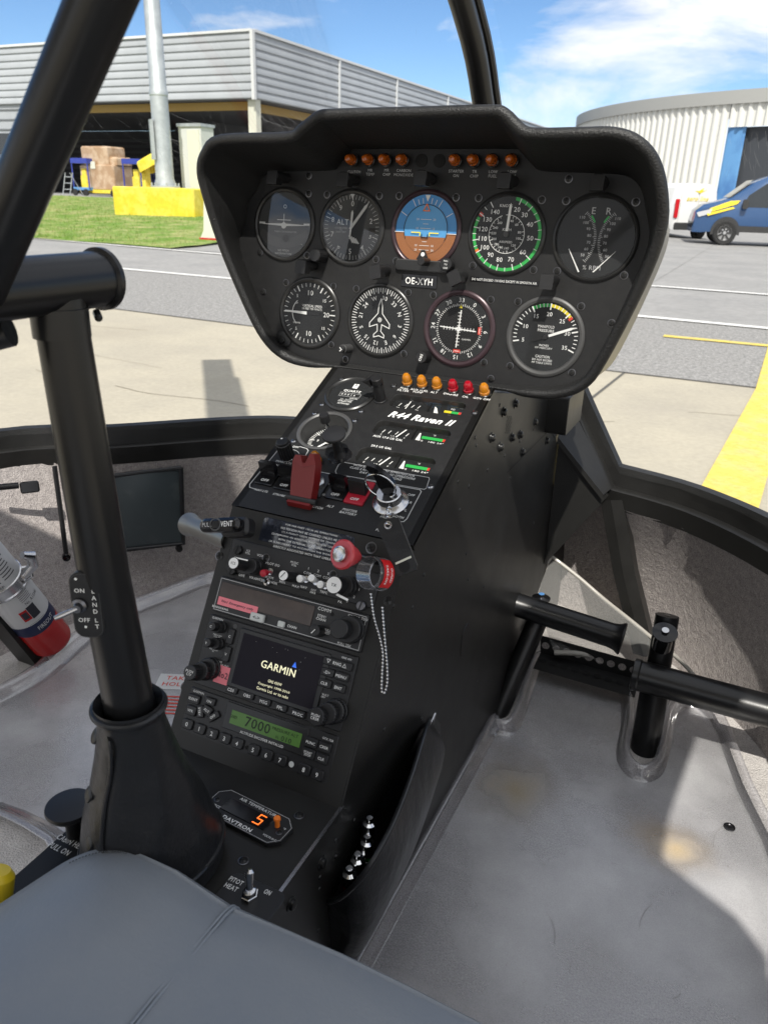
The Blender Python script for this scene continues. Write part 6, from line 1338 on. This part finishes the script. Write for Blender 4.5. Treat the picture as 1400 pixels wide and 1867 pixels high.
# pale edging tube on the nose carpet
def edge(ps,r_=.0032): 
    m=MB(); m.tube(catmull([tuple(onY(x,y,Y)) for x,y,Y in ps],4),r_,'ctube',12); return m
_e=[onY(x,y,Y) for x,y,Y in ((975,1090,1.12),(1004,1018,1.186),(1190,1165,1.12),(1190,1222,1.10),(1010,1190,1.08))]
MT['film']=clear('clear_film',(.93,.93,.93),gloss=.0,rough=.3,milky=.10,mcol=(.6,.6,.58),fres=False)
m=MB(); m.add([_e[0],_e[1],_e[2],_e[3],_e[4]],[(0,1,2,3,4)],'film',I4,False); m.add([p+Vector((0,.001,.001)) for p in _e],[(4,3,2,1,0)],'film',I4,False); single('plastic_sheet',m,'clear triangular plastic sheet lying against the nose carpet behind the pedals','plastic sheet')
single('edging_tube',edge([(958,1150,1.05),(975,1090,1.12),(990,1045,1.17),(1003,1017,1.185),(1015,1022,1.185),(1055,1053,1.18),(1100,1092,1.17),(1150,1132,1.14),(1190,1165,1.12),(1240,1205,1.08),(1290,1262,1.0)]),'pale milky plastic tube bent over the carpet in front of the pedals','tube',sharp=60)
single('edging_strip',edge([(1010,1190,1.08),(1060,1192,1.09),(1110,1205,1.1),(1150,1215,1.11),(1190,1222,1.10)],.0045),'short pale plastic strip lying between the two pedals','tube',sharp=60)
# ================================================================ PEDALS
lp=thing('left_pedal','black tubular left pedal of the right footwell with flared tube ends','pedal',(-.24,1.0,.5))
a=onY(928,1098,1.00); b=onY(1132,1164,1.00); m=MB(); Mx=axisM(a,b); L_=(b-a).length
m.lathe(Mx,[(.012,.002),(.0225,-.003),(.0235,-.001),(.0195,.006),(.0178,.014),(.0178,L_-.014),(.0195,L_-.006),(.0235,L_+.001),(.0225,L_+.003),(.012,L_-.002)],'tube',32); part('foot_tube',m,lp)
m=MB(); t0=onY(982,1125,1.03); t1=onZ(900,1318,.485); m.tube([t0,t1],.0155,'tube',24); part('post',m,lp)
m=MB(); q=onY(985,1100,1.04); Mk=axisM(q-Vector((0,0,.018)),q+Vector((0,0,.03))); m.lathe(Mk,[(.011,0),(.009,.012),(.009,.022),(.014,.026),(.014,.028),(.006,.029),(.004,.030),(.004,.034),(0,.034)],'steeld',20); m.disc(Mk,.0045,.0345,'bluedoor',12); part('bolt',m,lp)
rp=thing('right_pedal','black tubular right pedal on upright post through slot in the floor mat','pedal',(-.01,.965,.5))
a=onY(1152,1228,.955); b=onY(1480,1318,.955); m=MB(); Mx=axisM(a,b); L_=(b-a).length; m.lathe(Mx,[(.0,.003),(.016,.003),(.0205,.0),(.0225,.001),(.0225,.008),(.0212,.010),(.0212,L_)],'tube',36); part('foot_tube',m,rp)
t1=onZ(1172,1378,.49); t0=onY(1216,1122,1.02); m=MB(); m.tube([t1,t1.lerp(t0,.62)],.0195,'tube',28); k0=t1.lerp(t0,.60); m.tube([k0,t1.lerp(t0,.70),t0],[.0165,.0163,.0160],'tube',26); m.disc(axisM(t0,t0+(t0-t1)),.004,.0005,'steel',12); part('post',m,rp)
m=MB(); q=onY(1207,1172,.985); Mk=axisM(q,q+Vector((.01,-.10,.25))); m.lathe(Mk,[(.0125,-.01),(.0125,.012),(.0125,.020),(.0168,.022),(.0168,.0235),(.005,.0245),(.0048,.028),(0,.028)],'gloss',24); m.disc(Mk,.0048,.0284,'steel',12); part('bolt',m,rp)
pb=thing('pedal_bracket','black perforated angle bracket on the floor between the pedals','bracket',(-.12,1.1,.5))
def quad3(m,ps,mt): m.add(ps,[(0,1,2,3)],mt,I4,False)
q0=[onY(x,y,1.09) for x,y in ((985,1190),(1165,1240),(1165,1208),(985,1158))]; m=MB(); quad3(m,q0,'panel'); q1=[q0[0]+Vector((0,-.045,-.004)),q0[1]+Vector((0,-.045,-.004)),q0[1],q0[0]]; quad3(m,q1,'panel'); part('angle_plate',m,pb)
m=MB()
for i in range(9):
    t=(i+.5)/9; c=q0[0].lerp(q0[1],t).lerp(q0[3].lerp(q0[2],t),.5); m.disc(axisM(c+Vector((0,-.001,0)),c+Vector((0,-1,0))),.0062,0,'carpetw',14)
    c=q1[0].lerp(q1[1],t).lerp(q1[3].lerp(q1[2],t),.55); m.disc(axisM(c+Vector((0,0,.001)),c+Vector((0,0,1))),.0062,0,'matte',14)
part('punched_holes',m,pb)
m=MB(); 
for p,q in (((905,1180),(870,1290)),((880,1225),(850,1290))):
    a=onZ(*p,.5);b=onZ(*q,.5); m.tube([(a.x,a.y,.51),(b.x,b.y,.51)],.012,'body',8)
single('floor_bracket',m,'black metal rail on the floor beside the console and left pedal','bracket')
# ================================================================ MAP POCKET AND PENS
mpk=thing('map_pocket','black leather map pocket on the right side of the console','pocket',(-.225,.5,.6))
top=catmull([tuple(onX(x,y,X)) for x,y,X in ((600,1645,-.236),(622,1636,-.222),(655,1605,-.206),(690,1553,-.198),(722,1490,-.199),(752,1410,-.207),(775,1335,-.221),(783,1312,-.232))],5)
bot=catmull([tuple(onX(x,y,X)) for x,y,X in ((608,1735,-.236),(625,1745,-.226),(660,1735,-.212),(712,1640,-.205),(748,1560,-.206),(775,1490,-.212),(798,1420,-.224),(805,1390,-.235))],5)
rows=[[tuple(Vector(a).lerp(Vector(b),t)+Vector((.010*math.sin(t*math.pi),0,0))) for a,b in zip(top,bot)] for t in [i/8 for i in range(9)]]
inn=[[tuple(Vector(p)+Vector((-.0022,0,0))) for p in r] for r in rows[:3]]
m=MB(); m.grid(rows,'leather'); m.grid(inn[::-1]+rows[:1],'leather'); part('front_panel',m,mpk,sharp=70); m=MB(); m.grid([[r_[0] for r_ in rows],[(-.2385,r_[0][1],r_[0][2]) for r_ in rows]],'leather'); m.grid([rows[-1],[(-.2385,p[1],p[2]) for p in rows[-1]]],'leather'); part('gusset',m,mpk)
m=MB(); m.tube([Vector(p)+Vector((.0,0,.0005)) for p in top],.0026,'leather',10); part('top_hem',m,mpk)
m=MB(); bk=[PR.uv(*p) for p in ((600,1645),(640,1560),(700,1450),(765,1330),(790,1305),(800,1320),(805,1400),(650,1742),(612,1738))]; m.poly(PR.M(0,0,.0018),bk,0,'leather'); part('back_panel',m,mpk)
m=MB(); q=onX(778,1325,-.232); m.tube([q+Vector((0,-.01,-.02)),q+Vector((.004,0,.008)),q+Vector((.004,.012,.01)),q+Vector((0,.014,-.01))],.0012,'steel',8); part('hanger_clip',m,mpk)
def pen(px,py,X,tilt,mt,lab,r_=.0052,kind=0):
    tpt=onX(px,py,X); d=Vector(tilt).normalized(); t=thing('pen',lab,'pen',tpt-d*.09)
    Mx=axisM(tpt-d*.09,tpt)@TR(0,0,.045)@Matrix.Diagonal((1,1,.5,1)) if 0 else axisM(tpt-d*.09,tpt); m=MB(); m.cyl(Mx,r_,.035,.070,mt,16); part('barrel',m,t)
    m=MB(); m.lathe(Mx,[(r_,.070),(r_*1.03,.071),(r_*.96,.083),(r_*.50,.0845),(r_*.46,.0895),(0,.090)],'chrome',18); part('clicker',m,t)
    m=MB(); m.tube([Mx@Vector((r_,0,.08)),Mx@Vector((r_*1.9,0,.078)),Mx@Vector((r_*1.7,0,.045))],.0011,'steel' if kind==0 else 'gloss',8); part('clip',m,t)
pen(637,1582,-.2255,(.02,-.10,1),'redl','silver capped pen with red barrel, lowest in the map pocket',.0066); pen(652,1556,-.2245,(.02,-.08,1),'redl','silver capped pen with red barrel, second lowest in the map pocket',.0066); pen(670,1524,-.2215,(.02,.02,1),'penw','pen with green band and silver clip in the map pocket',.0064); pen(674,1490,-.2255,(.02,.05,1),'gloss','black pen with silver tip, uppermost in the map pocket',.0060)
# ================================================================ SMALL THINGS ROUND THE CONSOLE
vt_=thing('vent_tube','silver air vent tube with flared mouth left of the console','vent tube',onX(400,985,-.44))
a=onX(415,985,-.425); b=onX(350,958,-.505); Mx=axisM(b,a); m=MB(); m.lathe(Mx,[(.0125,-.008),(.013,-.007),(.0108,.005),(.0098,.010),(.0098,.10)],'steelb',28); m.lathe(Mx,[(.0125,-.008),(.0100,.005),(.009,.010),(.009,.1)],'steeld',28); part('tube',m,vt_)
# vinyl pocket and latch on the left wall
nW=Vector((.72,-.69,.10)).normalized(); PW=Vector((-.905,1.035,.70))
def onW(x,y,h=0): return on(x,y,PW+nW*h,nW)
wp=thing('wall_pocket','dark vinyl pocket with welted edges on left nose wall','pocket',onW(270,930))
c=[onW(*p,.012) for p in ((196,868),(330,852),(335,990),(212,1004))]; rows=[]
for i in range(9):
    t=i/8; rows.append([c[0].lerp(c[1],s/8).lerp(c[3].lerp(c[2],s/8),t)+nW*(.010*math.sin(math.pi*s/8)*math.sin(math.pi*(.15+.85*t))) for s in range(9)])
m=MB(); m.grid(rows,'wpocket'); part('panel',m,wp,sharp=80)
m=MB(); m.tube([c[1]+nW*.001,c[2]+nW*.001,c[3]+nW*.001],.0045,'leather',10); m.tube([c[0]+nW*.002,c[1]+nW*.002],.004,'leather',10); part('welt',m,wp)
m=MB(); a=onW(100,850,.012); b=onW(122,1015,.012); m.tube([a,b],.0042,'leather',8); m.lathe(axisM(b,b+nW),[(.008,-.002),(.007,.006),(0,.008)],'gloss',12); part('strap',m,wp)
m=MB(); q=onW(327,1000,.014); m.lathe(axisM(q,q+nW),[(.007,-.002),(.006,.005),(0,.006)],'screwb',12); part('snap_button',m,wp)
lt_=thing('door_latch','small black rod latch on the left wall under the frame','latch',onW(30,885)); m=MB(); m.tube([onW(-20,890,.03),onW(35,885,.03)],.0055,'gloss',12); part('rod',m,lt_); m=MB(); m.rrect(axisM(onW(55,888,.02),onW(55,888,.03)),0,0,.030,.020,0,.012,.004,'gloss',.002); part('end_block',m,lt_)
yk=thing('yellow_handle','yellow plastic handle end at the left edge beside the seat','handle',onZ(2,1590,.74))
q=onZ(-4,1583,.775); m=MB(); m.lathe(axisM(q-Vector((.0,.02,.05)),q),[(.013,-.02),(.0135,.03),(.0125,.048),(.009,.0525),(0,.054)],'yplastic',24); part('grip',m,yk)
m=MB(); q=onZ(40,1560,.7352); m.box(TR(-.50,.30,.5),0,-.3,0,.07,.12,.02,'body')
# red guard plug with clear ring and bead chain hanging from the stack
tg_=thing('remove_tag','pinkish red plug with steel centre, clear ring labelled in red and bead chain','tag',on(628,1005,PS.O+PS.N*.03,PS.N))
a=on(*zg(412,515),PS.O+PS.N*.046,PS.N); b=a+(FW*.80+RT*.58-UP*.15)*.05; Mx=axisM(a,b)
m=MB(); m.lathe(Mx,[(.0065,-.002),(.0115,-.002),(.0128,-.0005),(.0128,.0015),(.0105,.003),(.0095,.010),(.0070,.016),(.005,.020),(0,.020)],'cap',44); part('flange',m,tg_)
m=MB(); m.lathe(Mx,[(0,-.0052),(.0050,-.0052),(.0056,-.0055),(.0068,-.005),(.007,-.001),(.007,.0)],'steel',32); part('steel_core',m,tg_)
m=MB(); m.lathe(Mx,[(.0042,.018),(.0042,.050),(0,.050)],'gloss',18); part('pin',m,tg_)
a=on(*zg(712,725),PS.O+PS.N*.036,PS.N); b=on(*zg(865,745),PS.O+PS.N*.020,PS.N); Mx=axisM(a,b); L_=(b-a).length; rr=.0142; m=MB(); m.lathe(Mx,[(rr-.0008,0),(rr,0),(rr,L_),(rr-.0008,L_),(rr-.0008,0)],'plasticc',44); cr2=part('clear_ring',m,tg_)
lcx=Mx.inverted()@CAM; ac2=math.atan2(lcx.y,lcx.x); m=MB(); v=[];f=[]
upl=Mx.inverted().to_3x3()@UP; rtl=Mx.inverted().to_3x3()@RT; a_r=math.atan2(rtl.y,rtl.x); a_u=math.atan2(upl.y,upl.x)
fwl=Mx.inverted().to_3x3()@(-FW); a_c=math.atan2(fwl.y,fwl.x)
for i in range(17):
    aa=a_c-.75+1.9*i/16 if math.sin(a_u-a_c)>0 else a_c+.75-1.9*i/16
    for z in (L_*.22,L_*.98): v.append(((rr+.0003)*math.cos(aa),(rr+.0003)*math.sin(aa),z))
for i in range(16): f.append((2*i,2*i+2,2*i+3,2*i+1))
m.add(v,f,'redtag',Mx,False)
def rtext(s,zf_,h,wtot):
    vv,ff,W,H=glyphs(s,.01); sx_=wtot/W; sg=1 if math.sin(a_u-a_c)>0 else -1
    m.add([((rr+.0006)*math.cos(a_c+sg*(.12-p.x*sx_/rr)),(rr+.0006)*math.sin(a_c+sg*(.12-p.x*sx_/rr)),L_*zf_+p.y*h/.7) for p in vv],ff,'white',Mx,False)
rtext('TAKE-OFF',.45,.0026,.017); rtext('GUARD',.78,.0026,.012); part('red_label',m,cr2)
m=MB(); pth=[on(x,y,PS.O+PS.N*.010,PS.N) for x,y in ((676,1083),(682,1125),(692,1160),(698,1190),(697,1225),(696,1258),(701,1263),(706,1245),(706,1215),(703,1180),(700,1145),(697,1107))]
pth=[Vector(p) for p in catmull([tuple(p) for p in pth],6)]; dd=0; nx=0
m.tube(pth,.0003,'steel',5)
for a,b in zip(pth,pth[1:]):
    L0=(b-a).length
    while nx<=dd+L0:
        c=a.lerp(b,(nx-dd)/max(L0,1e-9)); m.lathe(TR(*c),[(0,-.0012),(.0009,-.0008),(.0012,0),(.0009,.0008),(0,.0012)],'steel',8); nx+=.0030
    dd+=L0
part('bead_chain',m,tg_)
# ================================================================ MAIN ROTOR (its blade shadow falls on the apron)
mr=thing('main_rotor','helicopter main rotor above the cabin roof whose blade shadow crosses the apron','rotor',(-.33,-.75,1.75))
m=MB(); m.cyl(TR(-.33,-.75,0),.06,1.75,3.2,'steeld',16); part('mast',m,mr); m=MB(); m.cyl(TR(-.33,-.75,0),.16,3.15,3.33,'steeld',20); part('hub',m,mr)
for s_ in (1,-1):
    m=MB(); Mb=TR(-.33,-.75,3.25)@Matrix.Rotation(math.atan2(.78,-.625)+(0 if s_>0 else math.pi),4,'Z'); 
    m.box(Mb,.1,-.105,-.012,3.82,.105,.012,'hbrown'); m.box(Mb,1.2,-.135,-.004,3.2,-.105,.004,'hbrown'); part('blade',m,mr)
